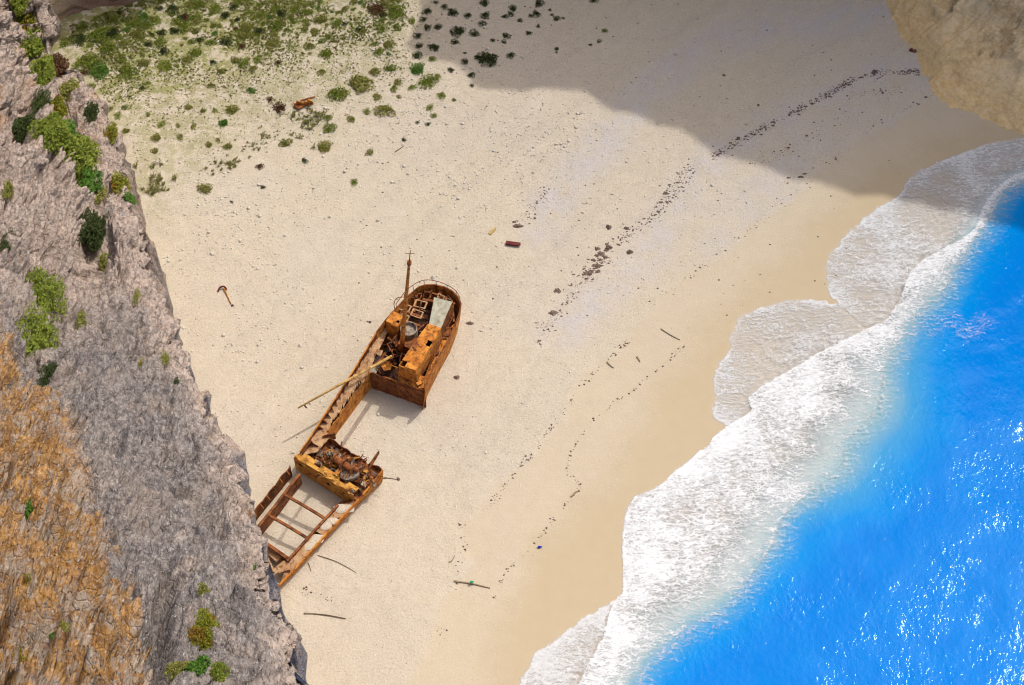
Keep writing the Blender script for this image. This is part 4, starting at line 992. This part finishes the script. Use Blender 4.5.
    m = MB(); m.tube([t0 - ax * .6, t0 + ax * .1], [.24, .24], 10); m.build('masthead_band', M['rustd'], mast)
    m = MB()
    for (px, py, z) in ((420, 330, ZH),): m.tube([t0 - ax * .5, G(px, py, z)], .012, 4)
    # --- derrick boom
    bb = G(392, 356, ZD + .9)
    tip = G(298, 408, 4.6)
    m = MB(); m.tube([bb, bb + (tip - bb) * .5 + [0, 0, .05], tip], [.17, .16, .10], 8); bm = m.build('derrick_boom', M['pole'], root, True)
    m = MB(); q = bb + (tip - bb) * .93; m.tube([q, q - [0, 0, .5], q + [.15, .0, -.75]], .09, 6); m.build('hook_block', M['rustd'], bm)
    # --- the long port side that joins both halves
    out = [(300, 452), (311, 436), (322, 419), (335, 399), (350, 376), (363, 355), (376, 333)]; inn = [(319, 447), (327, 432), (340, 413), (352, 396), (362, 382), (370, 371)]
    zo = np.linspace(3.4, ZB, len(out)); zi = np.linspace(2.7, ZD - .1, len(inn))
    O = [G(a, b, z) for (a, b), z in zip(out, zo)]; I = [G(a, b, z) for (a, b), z in zip(inn, zi)]
    m = MB(); m.wall(O, -0.5, .07, .16, .3); sd = m.build('port_side', M['rustd'], root)
    m = MB()
    for p, q in zip(O[:-1], O[1:]): m.beam(p + [0, 0, .04], q + [0, 0, .04], .14, .09)
    m.build('bulwark_rail', M['rust'], sd)
    m = MB(); m.wall(I, -0.4, .08, .24, .3); m.build('hold_side', M['rust'], root)
    On = [G(a, b, z - .75) for (a, b), z in zip(out, zo)]
    m = MB(); no = 24
    def at(L, t):
        L = np.array(L); s = np.concatenate([[0], np.cumsum(np.linalg.norm(np.diff(L, axis=0), axis=1))]); return np.array([np.interp(t * s[-1], s, L[:, k]) for k in range(3)])
    for k in range(no):
        a, b = k / no, (k + 1) / no
        if k in (20, 21, 23): continue
        jag = random.uniform(0, .28)
        p0, p1, q0, q1 = at(On, a), at(On, b), at(I, a), at(I, b)
        m.slab([p0, p1, p1 + (q1 - p1) * (1 - jag), q0 + (p0 - q0) * random.uniform(0, .1)], .06)
    m.slab([G(a, b, ZD - .3) for a, b in [(353, 374), (364, 355), (377, 335), (387, 321), (393, 313), (390, 326), (384, 340), (375, 357), (370, 371), (363, 383)]], .06)
    m.build('port_side_deck', M['rustt'], root)
    for k in range(1, 15):
        t = 0.16 + k * 0.056; p = at(O, min(t, 1)); q = at(I, min(t, 1)); d = (q - p); d[2] = 0; d /= np.linalg.norm(d)
        b_ = MB(); b_.add([p + d * .05, p + d * .05 - [0, 0, .72], p + d * .62 - [0, 0, .72], p + d * .10 + [0, .09, 0], p + d * .05 - [0, -.09, .72], p + d * .62 - [0, -.09, .72]], [[0, 1, 2], [5, 4, 3], [0, 2, 5, 3], [1, 4, 5, 2], [0, 3, 4, 1]])
        b_.build('bulwark_bracket', M['rustd'], root)
    # --- winch platform amidships
    ZP = 2.9
    A, B, C, D = G(294, 457, ZP), G(356, 496, ZP), G(381, 467, ZP), G(327, 437, ZP)
    m = MB(); m.wall([A, A + (B - A) * .96], 0.2, .14, .12, .3); pb = m.build('platform_bulkhead', M['rusty'], root)
    f = offs(A, B, 1.0); HOLE_SHADE = mat_plain('hole_shade_black', (.012, .006, .005), (.02, .01, .008))
    for t in (.1, .22, .36, .41, .55, .68, .8, .9):
        c = A + (B - A) * t + f * .085 + [0, 0, -.9 + .35 * math.sin(t * 31)]; u = (B - A) / np.linalg.norm(B - A); rr = random.uniform(.13, .26)
        m = MB(); m.add([c + u * rr * math.cos(a) + np.array([0, 0, rr * math.sin(a)]) for a in np.linspace(0, 6.28, 11)[:-1]] + [c - f * .03 + u * rr * math.cos(a) + np.array([0, 0, rr * math.sin(a)]) for a in np.linspace(0, 6.28, 11)[:-1]], [list(range(10)), list(range(19, 9, -1))] + [[i, (i + 1) % 10, (i + 1) % 10 + 10, i + 10] for i in range(10)])
        m.build('corroded_hole_shade', HOLE_SHADE, pb)  # solid black disc paints the dark inside a rusted-through hole
    m = MB(); m.slab([A + [0, 0, -1.0], B + [0, 0, -1.0], C + [0, 0, -1.0], D + [0, 0, -1.0]], .1); m.build('platform_floor', M['rustd'], root)
    m = MB(); m.sheet(A + [0, 0, .06], A + (B - A) * .95 + [0, 0, .02], A + (B - A) * .93 + (D - A) * .24, A + (D - A) * .26, 11, 2, .07, .07, {(3, 1), (7, 1), (8, 1), (10, 0)}, 8); m.build('platform_ledge', M['rusty'], root)
    m = MB(); m.wall([D + [0, 0, .3], D + (C - D) * .35 + [0, 0, -.1], D + (C - D) * .7 + [0, 0, -.5], C + [0, 0, .1]], 0.0, .1, .25, .3); m.build('after_bulkhead', M['rustd'], root)
    e = C + [0, 0, .9]; m = MB(); m.beam(C + [-1.2, .3, .3], C + [-.2, 1.4, 1.1], .16, .14); m.beam(C + [-1.4, -.2, -.2], C + [-.3, 1.3, .9], .1, .3, .6); m.build('torn_frame', M['rustd'], root)
    # winch and scrap heap
    def heap(seed, n, Lr, wr, rock=False):
        m = MB(); r = random.Random(seed)
        for k in range(n):
            s, t = r.uniform(.08, .92), r.uniform(.15, .9); p = A + (B - A) * s + (D - A) * t; z = ZP - .8 + 1.1 * math.exp(-((s - .55) / .28) ** 2 - ((t - .5) / .35) ** 2) * r.random()
            p = np.array([p[0], p[1], z]); a = r.uniform(0, 6.28); L = r.uniform(*Lr)
            m.beam(p, p + [math.cos(a) * L, math.sin(a) * L, r.uniform(-.1, .5)], r.uniform(*wr), r.uniform(.03, .14), r.uniform(0, 1.6))
        return m
    heap(21, 110, (.5, 1.9), (.05, .22)).build('scrap_heap', M['rustd'], root)
    heap(22, 46, (.3, .9), (.2, .7)).build('torn_plating', M['scrap'], root)
    for q in range(24): heap(240 + q, 1, (.3, 1.1), (.15, .5)).build('rusted_fragment', M['rusty'], root)
    w0 = A + (B - A) * .52 + (D - A) * .55; w0[2] = ZP + .35; u = (B - A) / np.linalg.norm(B - A)
    m = MB(); m.tube([w0 - u * 1.3, w0 + u * 1.3], .42, 14)
    for s in (-1.35, -.1, 1.3): m.tube([w0 + u * s, w0 + u * (s + .14)], .78, 16)
    m.tube([w0 + u * 1.4 + [0, .2, .2], w0 + u * 2.0 + [0, .2, .25]], .3, 10); m.build('winch', M['rustd'], root, False)
    bl_ = A + (B - A) * .66 + (D - A) * .42; bl_[2] = ZP + .1
    m = MB(); m.slab([bl_ + [math.cos(a) * 1.0 * (1 + .25 * math.sin(2.3 * a + 1)), math.sin(a) * .8, .35 * math.cos(a * 1.0)] for a in np.linspace(0, 6.28, 12)[:-1]], .5); m.build('concrete_block', M['scrap'], root)
    # join of the port side deck to the platform
    m = MB(); m.slab([G(a, b, 2.95) for a, b in [(301, 455), (312, 437), (327, 432), (330, 437), (317, 452)]], .08); m.build('bent_deck_plate', M['rustt'], root)
    m = MB(); m.wall([G(302, 452, 3.6), G(311, 440, 3.9), G(318, 446, 3.2)], 2.3, .07, .15, .3); m.wall([G(322, 436, 3.4), G(335, 432, 3.7)], 2.2, .07, .15, .3); m.build('torn_bulwark', M['rustd'], root)
    # --- forward hold: sides, coamings, cross beams
    lo = [G(a, b, z) for (a, b), z in zip([(290, 465), (280, 478), (268, 493), (254, 511), (240, 530)], (2.6, 2.4, 2.3, 2.2, 2.1))]
    m = MB(); m.wall(lo, -0.4, .09, .12, .3); fs_ = m.build('forward_port_side', M['rustd'], root)
    m = MB()
    for k in range(7):
        p = at(lo, .08 + k * .13); d = np.array([.8, -.6, 0]); m.add([p, p - [0, 0, .6], p + d * .5 - [0, 0, .6], p + [0, .08, 0], p + [0, .08, -.6], p + d * .5 + [0, .08, -.6]], [[0, 1, 2], [5, 4, 3], [0, 2, 5, 3], [1, 4, 5, 2], [0, 3, 4, 1]])
    m.build('bracket', M['rust'], fs_)
    lc = [G(a, b, 2.3) for a, b in [(300, 474), (287, 490), (275, 506), (262, 522), (246, 542)]]
    m = MB(); m.wall(lc, -0.3, .13, .06, .3)
    for p, q in zip(lc[:-1], lc[1:]): m.beam(p + [0, 0, .05], q + [0, 0, .05], .30, .12)
    m.build('hold_coaming', M['rustd'], root)
    rc = [G(a, b, 1.9) for a, b in [(338, 505), (326, 518), (312, 533), (300, 547), (287, 561)]]
    m = MB(); m.wall(rc, -0.3, .13, .05, .3)
    for p, q in zip(rc[:-1], rc[1:]): m.beam(p + [0, 0, .05], q + [0, 0, .05], .26, .12)
    m.build('hold_coaming', M['rustd'], root)
    ro2 = [G(a, b, z) for (a, b), z in zip([(383, 470), (372, 484), (360, 498), (346, 513), (328, 532), (310, 552), (295, 569), (283, 581), (268, 598)], (3.2, 2.4, 2.0, 1.9, 1.8, 1.7, 1.6, 1.5, 1.4))]
    m = MB(); m.wall(ro2, -0.5, .09, .16, .3, taper=-.5)
    for p, q in zip(ro2[:-1], ro2[1:]): m.beam(p + [0, 0, .03], q + [0, 0, .03], .18, .09)
    st = m.build('starboard_side', M['rust'], root)
    # deck strip between coaming and side, sand blown over it in places
    m = MB(); ro3 = [p - [0, 0, .45] for p in ro2]; rc3 = [p - [0, 0, .35] for p in rc]
    for k in range(18):
        a, b = k / 18, (k + 1) / 18; aa, ab = .19 + a * .72, .19 + b * .72
        if k in (4, 5, 8): continue
        m.slab([at(rc3, a), at(rc3, b), at(ro3, ab) + (at(rc3, b) - at(ro3, ab)) * random.uniform(0.0, .25), at(ro3, aa) + (at(rc3, a) - at(ro3, aa)) * random.uniform(0.0, .25)], .06)
    m.build('forward_side_deck', M['rustt'], root)
    m = MB(); r = random.Random(3)
    for k in range(8):
        t = r.uniform(.05, .95); p = at(rc3, t) + (at(ro3, .19 + t * .72) - at(rc3, t)) * r.uniform(.25, .85); n = 9
        sx = r.uniform(.5, 1.3); m.add([p + [math.cos(6.28 * j / n) * sx * r.uniform(.7, 1), math.sin(6.28 * j / n) * sx * .7 * r.uniform(.7, 1), .0] for j in range(n)] + [p + [0, 0, .22]], [[j, (j + 1) % n, n] for j in range(n)])
    m.build('blown_sand', M['sand'], root, True)
    for (a, b), (c, d) in (((285, 495), (324, 518)), ((268, 515), (307, 538))):
        m = MB(); m.beam(G(a, b, 2.25), G(c, d, 1.85), .28, .30, seg=6, bend=-.12); m.build('cross_beam', M['rustd'], root)
    m = MB(); m.beam(G(264, 542, 1.9), G(290, 560, 1.8), .35, .35); m.wall([G(266, 543, 1.8), G(289, 559, 1.7)], -0.2, .1, .05); m.build('end_beam', M['rustd'], root)
    m = MB()
    for (a, b), (c, d), z in (((266, 548), (279, 560), 1.2), ((274, 572), (286, 562), 1.5), ((264, 556), (273, 574), 1.0), ((278, 570), (291, 566), 1.6)):
        m.beam(G(a, b, z), G(c, d, z + .1), .7, .07, random.uniform(-.3, .3))
    m.build('bow_plating', M['rustt'], root)
    # rusty drum at the foot of the platform
    c = G(344, 508, .2); m = MB(); m.tube([c, c + [0, 0, .9]], .5, 12); m.build('drum', M['rustd'], root)

# ------------------------------------------------------------------ small things on the sand
def lump(px, py, w, h, mat, name, label, cat, group=None, n=10, zf=.35, seed=None, jag=.45):
    """an irregular heap, w by h picture pixels wide, seated on the sand"""
    r = random.Random(seed if seed is not None else int(px * 31 + py * 17)); p = G(px, py); sx, sy = w / 16.6, h / 14.0; m = MB(); ring = []
    base = np.array([p[0], p[1], gz(p[0], p[1]) - .04])
    vs = []; ph = r.uniform(0, 6)
    for lev, (q, z) in enumerate(((1, 0), (.8, .6), (.42, 1))):
        vs += [base + [math.cos(6.283 * j / n + ph) * sx * q * r.uniform(1 - jag, 1 + jag * .4), math.sin(6.283 * j / n + ph) * sy * q * r.uniform(1 - jag, 1 + jag * .4), min(sx, sy) * zf * 2 * z * r.uniform(.6, 1.1)] for j in range(n)]
    vs.append(base + [0, 0, min(sx, sy) * zf * 2.0])
    fs = []
    for k in range(2): fs += [[k * n + j, k * n + (j + 1) % n, k * n + n + (j + 1) % n, k * n + n + j] for j in range(n)]
    fs += [[2 * n + j, 2 * n + (j + 1) % n, 3 * n] for j in range(n)]
    m.add(vs, fs); o = m.build(name, mat, origin=base); return tag(o, label, cat, group)

def stick(px0, py0, px1, py1, r, mat, name, label, cat, z=.06, bend=3, origin=True):
    a = G(px0, py0); b = G(px1, py1); a[2] = gz(a[0], a[1]) + z; b[2] = gz(b[0], b[1]) + z
    c = (a + b) / 2 + np.array([random.uniform(-.02, .02) * bend, random.uniform(-.08, .08) * bend, 0])
    m = MB(); m.tube(list(smooth_line([a, c, b], 6)), list(np.linspace(r, r * .55, 13)), 6); o = m.build(name, mat, origin=a); return tag(o, label, cat)

def build_debris():
    z8 = lambda a, b: (620 + a * .332, 50 + b * .332)
    z33 = lambda a, b: (460 + a / 4.03, 170 + b / 4.03)
    z4 = lambda a, b: (400 + a / 2.634, 340 + b / 2.634)
    rr = random.Random(12)
    # weed strewn along the high tide lines: lumps one can count
    lines = [
        ([(713, 156), (749, 135), (769, 126), (796, 111), (826, 95), (852, 83)], 88, 2.4, 'dark seaweed clump on the long shaded tide line', 'seaweed clumps on the long shaded tide line'),
        ([(852, 83), (866, 75), (880, 71), (905, 69), (920, 73)], 16, 1.5, 'dark seaweed clump where the tide line meets the headland', 'seaweed clumps at the headland end of the tide line'),
        ([(852, 98), (875, 93), (902, 89)], 14, 1.8, 'dark seaweed clump on the short line below the headland corner', 'seaweed clumps below the headland corner'),
        ([(753, 163), (761, 155), (790, 148), (815, 135)], 14, 2.5, 'small dark clump on the faint line in the shaded lower sand', 'clumps on the faint shaded line'),
        ([(819, 121), (843, 114)], 8, 2.0, 'small dark clump in the short row in the middle of the shaded sand', 'clumps in the short shaded row'),
        ([(783, 178), (803, 176)], 7, 1.5, 'small dark clump on the lower shadow edge', 'clumps on the lower shadow edge'),
        ([(608, 250), (600, 260), (593, 269), (582, 280)], 40, 4.0, 'brown seaweed clump in the dense diagonal patch on the sunlit sand', 'seaweed clumps of the dense diagonal patch'),
        ([(574, 284), (559, 299), (553, 316)], 9, 3.5, 'brown seaweed clump trailing below the dense diagonal patch', 'seaweed clumps trailing below the dense patch'),
        ([(690, 168), (676, 182), (668, 197), (667, 206)], 32, 3.6, 'reddish brown seaweed clump in the sunlit row under the shadow edge', 'seaweed clumps in the sunlit row under the shadow edge'),
        ([(546, 188), (538, 196), (530, 216), (520, 224)], 12, 3.0, 'dark weed scrap on the sunlit gravel band', 'weed scraps on the sunlit gravel band'),
        ([(520, 352), (534, 346), (548, 342)], 8, 2.0, 'dark weed scrap in the open sand right of the wreck', 'weed scraps right of the wreck'),
        ([(895, 90), (925, 92), (950, 100)], 8, 2.0, 'tiny dark scrap on the sand right under the headland', 'scraps under the headland'),
    ]
    for pts, n, sp, lab, grp in lines:
        L = smooth_line(pts, 8)
        for k in range(n):
            p = L[rr.randrange(len(L))]; w = rr.choice([1.2, 1.4, 1.7, 2.0, 2.4, 3.0, 4.2]) * (1.75 if 'dense diagonal' in lab else 1.0); x, y = p[0] + rr.gauss(0, sp * 1.35), p[1] + rr.gauss(0, sp * 0.95)
            lump(x, y, w * rr.uniform(1, 1.9), w * .8, M['weed'], 'seaweed_clump', lab, 'seaweed', grp, n=11, zf=.2, seed=rr.randrange(10 ** 6), jag=.75)
    for (p, w, h, lab) in ((z33(598, 315), 9, 6, 'largest brown seaweed clump at the head of the dense diagonal patch'), (z33(600, 230), 7, 6, 'brown weed clump above the dense patch, left of a pair'), (z33(672, 235), 8, 4.5, 'brown weed clump above the dense patch, right of a pair'),
                           (z33(684, 332), 9, 6, 'brown weed clump to the right of the dense diagonal patch'), (z33(232, 226), 12, 5, 'long dark weed clump above the red plank'), (z33(42, 617), 11, 4, 'long thin grey weed clump beside the stern of the wreck'),
                           (z4(150, 100), 7, 5, 'dark tangle on the sand right of the wreck corner'), (z8(768, 66), 9, 6, 'largest seaweed clump on the tide line near the headland'), (z8(545, 383), 8, 3, 'flat dark weed clump on the lower shadow edge'),
                           ((514, 222), 6, 3, 'small dark weed clump left of the long one above the red plank'), (z8(416, 170), 4, 4, 'lone dark lump on the shaded sand between the tide line and the gravel'), (z8(313, 78), 5, 3, 'lone dark lump high on the shaded gravel')):
        lump(p[0], p[1], w, h, M['weed'], 'seaweed_clump', lab, 'seaweed')
    # specks of the wrack lines nobody could count
    m = MB(); r = random.Random(77)
    def speck(x, y, s):
        p = G(x, y); z = gz(p[0], p[1]) + .01; a = r.uniform(0, 6.28); n = 5
        m.add([(p[0] + math.cos(a + 6.283 * j / n) * s * r.uniform(.5, 1.2), p[1] + math.sin(a + 6.283 * j / n) * s * r.uniform(.4, 1), z) for j in range(n)] + [(p[0], p[1], z + s * .6)], [[j, (j + 1) % n, n] for j in range(n)])
    spl = [([z4(*q) for q in ((600, 5), (560, 40), (490, 110), (440, 175), (390, 240), (345, 305), (300, 345), (265, 400), (220, 445))], 220, 2.6), ([z4(*q) for q in ((745, 20), (690, 70), (600, 140), (500, 220), (440, 330), (470, 380), (455, 410), (400, 480), (340, 555), (280, 610), (250, 680))], 230, 1.6),
           ([(714, 155), (769, 126), (826, 95), (866, 75), (919, 72)], 900, 2.8), ([(690, 165), (668, 200), (650, 220), (609, 250), (580, 285), (545, 330)], 700, 5.5), ([(545, 188), (520, 226)], 60, 4), ([(930, 95), (870, 130), (800, 190), (730, 245), (690, 275), (648, 305)], 170, 3.0), ([(850, 96), (905, 88)], 60, 2.5), ([(753, 163), (800, 145), (845, 115)], 80, 5), ([(460, 560), (455, 600), (440, 640)], 30, 4), ([z4(160, 480), z4(170, 560)], 25, 3), ([(300, 590), (345, 605)], 30, 4)]
    for pts, n, sp in spl:
        L = smooth_line(pts, 12)
        for k in range(n):
            i_ = r.randrange(len(L)); q = L[i_]
            if math.sin(i_ * 0.9 + len(L)) + math.sin(i_ * 0.31) < r.uniform(-2.0, .6): continue
            speck(q[0] + r.gauss(0, sp * .75), q[1] + r.gauss(0, sp * .65), r.choice([.05, .06, .07, .09, .11, .17]))
    for k in range(420): speck(r.uniform(330, 900), r.uniform(0, 330), r.choice([.05, .07, .1, .16]))
    tag(m.build('wrack_specks', M['weed']), 'fine dark weed specks along the tide lines', 'seaweed', kind='stuff')
    # stones
    r2 = np.random.default_rng(8); vs, fs = [], []; base = 0
    ico = bpy.data.meshes.new('t'); import bmesh as bmm; b = bmm.new(); bmm.ops.create_icosphere(b, subdivisions=1, radius=1); iv = np.array([v.co for v in b.verts]); iface = np.array([[v.index for v in f.verts] for f in b.faces]); b.free()
    cnt = 0
    while cnt < 7500:
        x = r2.uniform(120, 760); y = r2.uniform(-20, 470); pg = G(x, y)
        zone = max(math.exp(-((y - 120) / 85) ** 2 - ((x - 480) / 170) ** 2), 0.55 * math.exp(-((y - 250) / 110) ** 2 - ((x - 250) / 130) ** 2), .12)
        if r2.random() > zone * (0.5 + 0.9 * pn(np.array([[pg[0] / 6, pg[1] / 6, .5]]))[0] + .2): continue
        if np.interp(pg[1], DAMPY, DAMPX) - pg[0] < 2: continue
        s = .035 + .09 * r2.random() ** 3 + (.10 if r2.random() < .03 else 0)
        v = iv * (1 + .25 * r2.normal(size=(len(iv), 1))) * np.array([s * 1.25, s, s * .7]); a = r2.uniform(0, 6.28)
        R = np.array([[math.cos(a), -math.sin(a), 0], [math.sin(a), math.cos(a), 0], [0, 0, 1]])
        vs.append(v @ R.T + [pg[0], pg[1], gz(pg[0], pg[1]) + s * .25]); fs.append(iface + base); base += len(iv); cnt += 1
    o = link('pebbles', mesh_np('pebbles', np.vstack(vs), np.vstack(fs), M['stone'], False)); tag(o, 'pale pebbles strewn over the dry sand', 'pebbles', kind='stuff')
    for (x, y, w, lab) in ((300, 345, 4, 'white stone alone on open sand left of the boom tip'), (285, 236, 4, 'grey stone on open sand above the anchor'), (330, 217, 4, 'white stone on open sand below the plant cover'), (433, 277, 5, 'flat pale stone above the stern of the wreck'), (258, 345, 3, 'pale stone among a scatter of pebbles left of the wreck'), (370, 322, 3, 'small dark stone left of the wreck cabin'), (457, 268, 4, 'pale flat stone above right of the stern')):
        lump(x, y, w * 1.2, w, M['stone'] if 'dark' not in lab else M['weed'], 'beach_stone', lab, 'stone', None, n=8, zf=.5, jag=.25)
    # anchor: rusty bent shank with a crown
    base = G(222, 290); root = empty('anchor', tuple(base)); tag(root, 'rusty old anchor lying on open sand left of the wreck', 'anchor')
    m = MB(); m.tube([G(231, 304, .15), G(227, 295, .2), G(224, 288, .3)], [.06, .07, .09], 7); m.build('shank', M['rust'], root)
    m = MB(); m.tube(list(smooth_line([G(218, 291.5, .1), G(220, 287.5, .35), G(224, 286.5, .45), G(226.5, 289.5, .15)], 4)), .11, 7); m.build('arm', M['red'], root)
    m = MB(); m.tube([G(232.2, 305, .1), G(232.8, 306, .12)], .16, 7); m.build('ring', M['weed'], root)
    # rusty scrap in the plants
    base = G(302, 103); root = empty('rusty_scrap', tuple(base)); tag(root, 'torn dark red rusty scrap lying among the shrubs', 'scrap metal')
    m = MB(); m.wall([G(293, 105, .5), G(297, 100, 1.1), G(303, 102, .8), G(308, 99, 1.3), G(313, 101, .7)], 0, .1, .2, .25); m.build('plate', M['rust'], root)
    m = MB(); m.slab([G(a, b_, .35) for a, b_ in [(294, 106), (299, 102), (305, 105), (299, 109)]], .2); m.build('sheet', M['rustd'], root)
    m = MB(); m.beam(G(300, 101, .3), G(315, 97, .9), .25, .12); m.beam(G(303, 105, .3), G(311, 103, .5), .3, .1, .5); m.build('frame', M['rustd'], root)
    m = MB(); p = G(512, 243.5, .22); m.beam(p + [-.75, .12, 0], p + [.75, -.12, 0], .46, .26); m.beam(p + [.75, -.12, .05], p + [1.05, -.1, .05], .35, .2)
    tag(m.build('plank', M['red'], origin=p), 'short dark red plank lying on the sand above the wreck', 'plank')
    m = MB(); p = G(492, 231.5, .18); m.beam(p + [-.3, -.42, 0], p + [.3, .42, 0], .4, .22, .3); m.tube([p + [.3, .42, 0], p + [.45, .6, 0]], .12, 8)
    tag(m.build('canister', M['ylw'], origin=p), 'faded yellow canister lying on the sand left of the red plank', 'canister')
    stick(661, 329, 680, 340, .10, M['wood'], 'driftwood', 'straight dark pole lying on damp sand between wreck and surf', 'driftwood')
    stick(454, 581, 490, 588, .13, M['wood'], 'driftwood', 'long bleached log on the sand near the bottom edge', 'driftwood')
    stick(449, 562, 455, 555, .07, M['wood'], 'driftwood', 'short stick on the sand just above the long bleached log', 'driftwood')
    stick(607, 362, 614, 368, .12, M['wood'], 'driftwood', 'short brown stick on the edge of the damp sand', 'driftwood')
    stick(637, 357, 640, 362, .14, M['wood'], 'driftwood', 'stubby brown stick right of the short one on damp sand', 'driftwood')
    stick(571, 497, 580, 491, .11, M['wood'], 'driftwood', 'short brown stick on the lower tide line nearest the surf', 'driftwood')
    stick(395, 152, 404, 146, .07, M['twig'], 'driftwood', 'thin curved twig on sand under the plant cover', 'driftwood')
    stick(304, 614, 346, 619, .09, M['twig'], 'cable', 'dark cable on the sand near the bottom of the cliff', 'cable')
    stick(318, 556, 356, 573, .05, M['twig'], 'cable', 'thin dark strand standing for a cable shadow at the bow of the wreck', 'cable')  # dark tube laid on the sand in place of a cable's cast shadow
    stick(308, 563, 311, 572, .05, M['twig'], 'cable', 'short thin cable at the bow end of the wreck', 'cable')
    stick(383, 478, 396, 479, .05, M['twig'], 'cable', 'thin cable running to a dark lump right of the winch platform', 'cable')
    lump(398, 478.5, 5, 4, M['weed'], 'cable_coil', 'dark coil lying at the end of the cable right of the winch platform', 'coil')
    for (x, y, mt, lab) in ((540, 547, 'blue', 'tiny blue bottle on wet sand near the surf'), (472, 582, 'grn', 'tiny green bottle on the long bleached log')):
        p = G(x, y, .12 if mt == 'blue' else .42); root = MB(); root.tube([p + [-.22, 0, 0], p + [.05, .02, 0], p + [.14, .03, 0], p + [.25, .035, 0]], [.13, .13, .05, .05], 10)
        tag(root.build('bottle', M[mt], origin=p), lab, 'bottle')
    # red bundle at the headland foot
    lump(911, 51, 5, 6, M['red'], 'bundle', 'small red bundle at the foot of the headland', 'bundle', zf=.6); lump(915, 52, 6, 5, M['weed'], 'bundle', 'small dark bundle beside the red one at the headland foot', 'bundle', zf=.6)

# ------------------------------------------------------------------ world, sun, camera
def build_light():
    w = bpy.data.worlds.new('World'); S.world = w; w.use_nodes = True; w.cycles.sampling_method = 'MANUAL'; w.cycles.sample_map_resolution = 2048; nt = w.node_tree; nt.nodes.clear()
    sky = nt.nodes.new('ShaderNodeTexSky'); sky.sky_type = 'NISHITA'; sky.sun_disc = False; sky.sun_elevation = SUN_EL; sky.sun_rotation = SUN_AZ; sky.dust_density = 5.0; sky.ozone_density = 0.4; sky.air_density = 0.9
    bg = nt.nodes.new('ShaderNodeBackground'); bg.inputs['Strength'].default_value = 0.15; ou = nt.nodes.new('ShaderNodeOutputWorld')
    nt.links.new(sky.outputs[0], bg.inputs[0]); nt.links.new(bg.outputs[0], ou.inputs[0])
    l = bpy.data.lights.new('sun', 'SUN'); l.energy = 2.0; l.angle = math.radians(0.53); l.color = (1.0, 0.96, 0.90)
    o = bpy.data.objects.new('sun', l); COL.objects.link(o); o.location = tuple(SUNV * 300)
    o.rotation_euler = V(SUNV).to_track_quat('Z', 'Y').to_euler()
    c = bpy.data.cameras.new('camera'); c.sensor_fit = 'HORIZONTAL'; c.angle = HFOV; c.clip_start = 1.0; c.clip_end = 8000
    co = bpy.data.objects.new('camera', c); COL.objects.link(co); co.location = tuple(CAM); co.rotation_euler = (math.radians(90) - PITCH, 0, 0); S.camera = co
    S.render.engine = 'CYCLES'; S.cycles.use_denoising = True; S.cycles.filter_width = 1.1; S.cycles.max_bounces = 6; S.cycles.transparent_max_bounces = 8
    vs = S.view_settings; vs.view_transform = 'Standard'; vs.look = 'None'; vs.exposure = 0.32; vs.gamma = 1.0; vs.use_curve_mapping = False
    S.render.resolution_x, S.render.resolution_y = W, H

build_light()
build_ground()
build_sea()
build_foam()
BVH = build_near_cliff()
build_far_cliff()
build_beach_plants()
build_cliff_plants(BVH)
build_wreck()
build_debris()
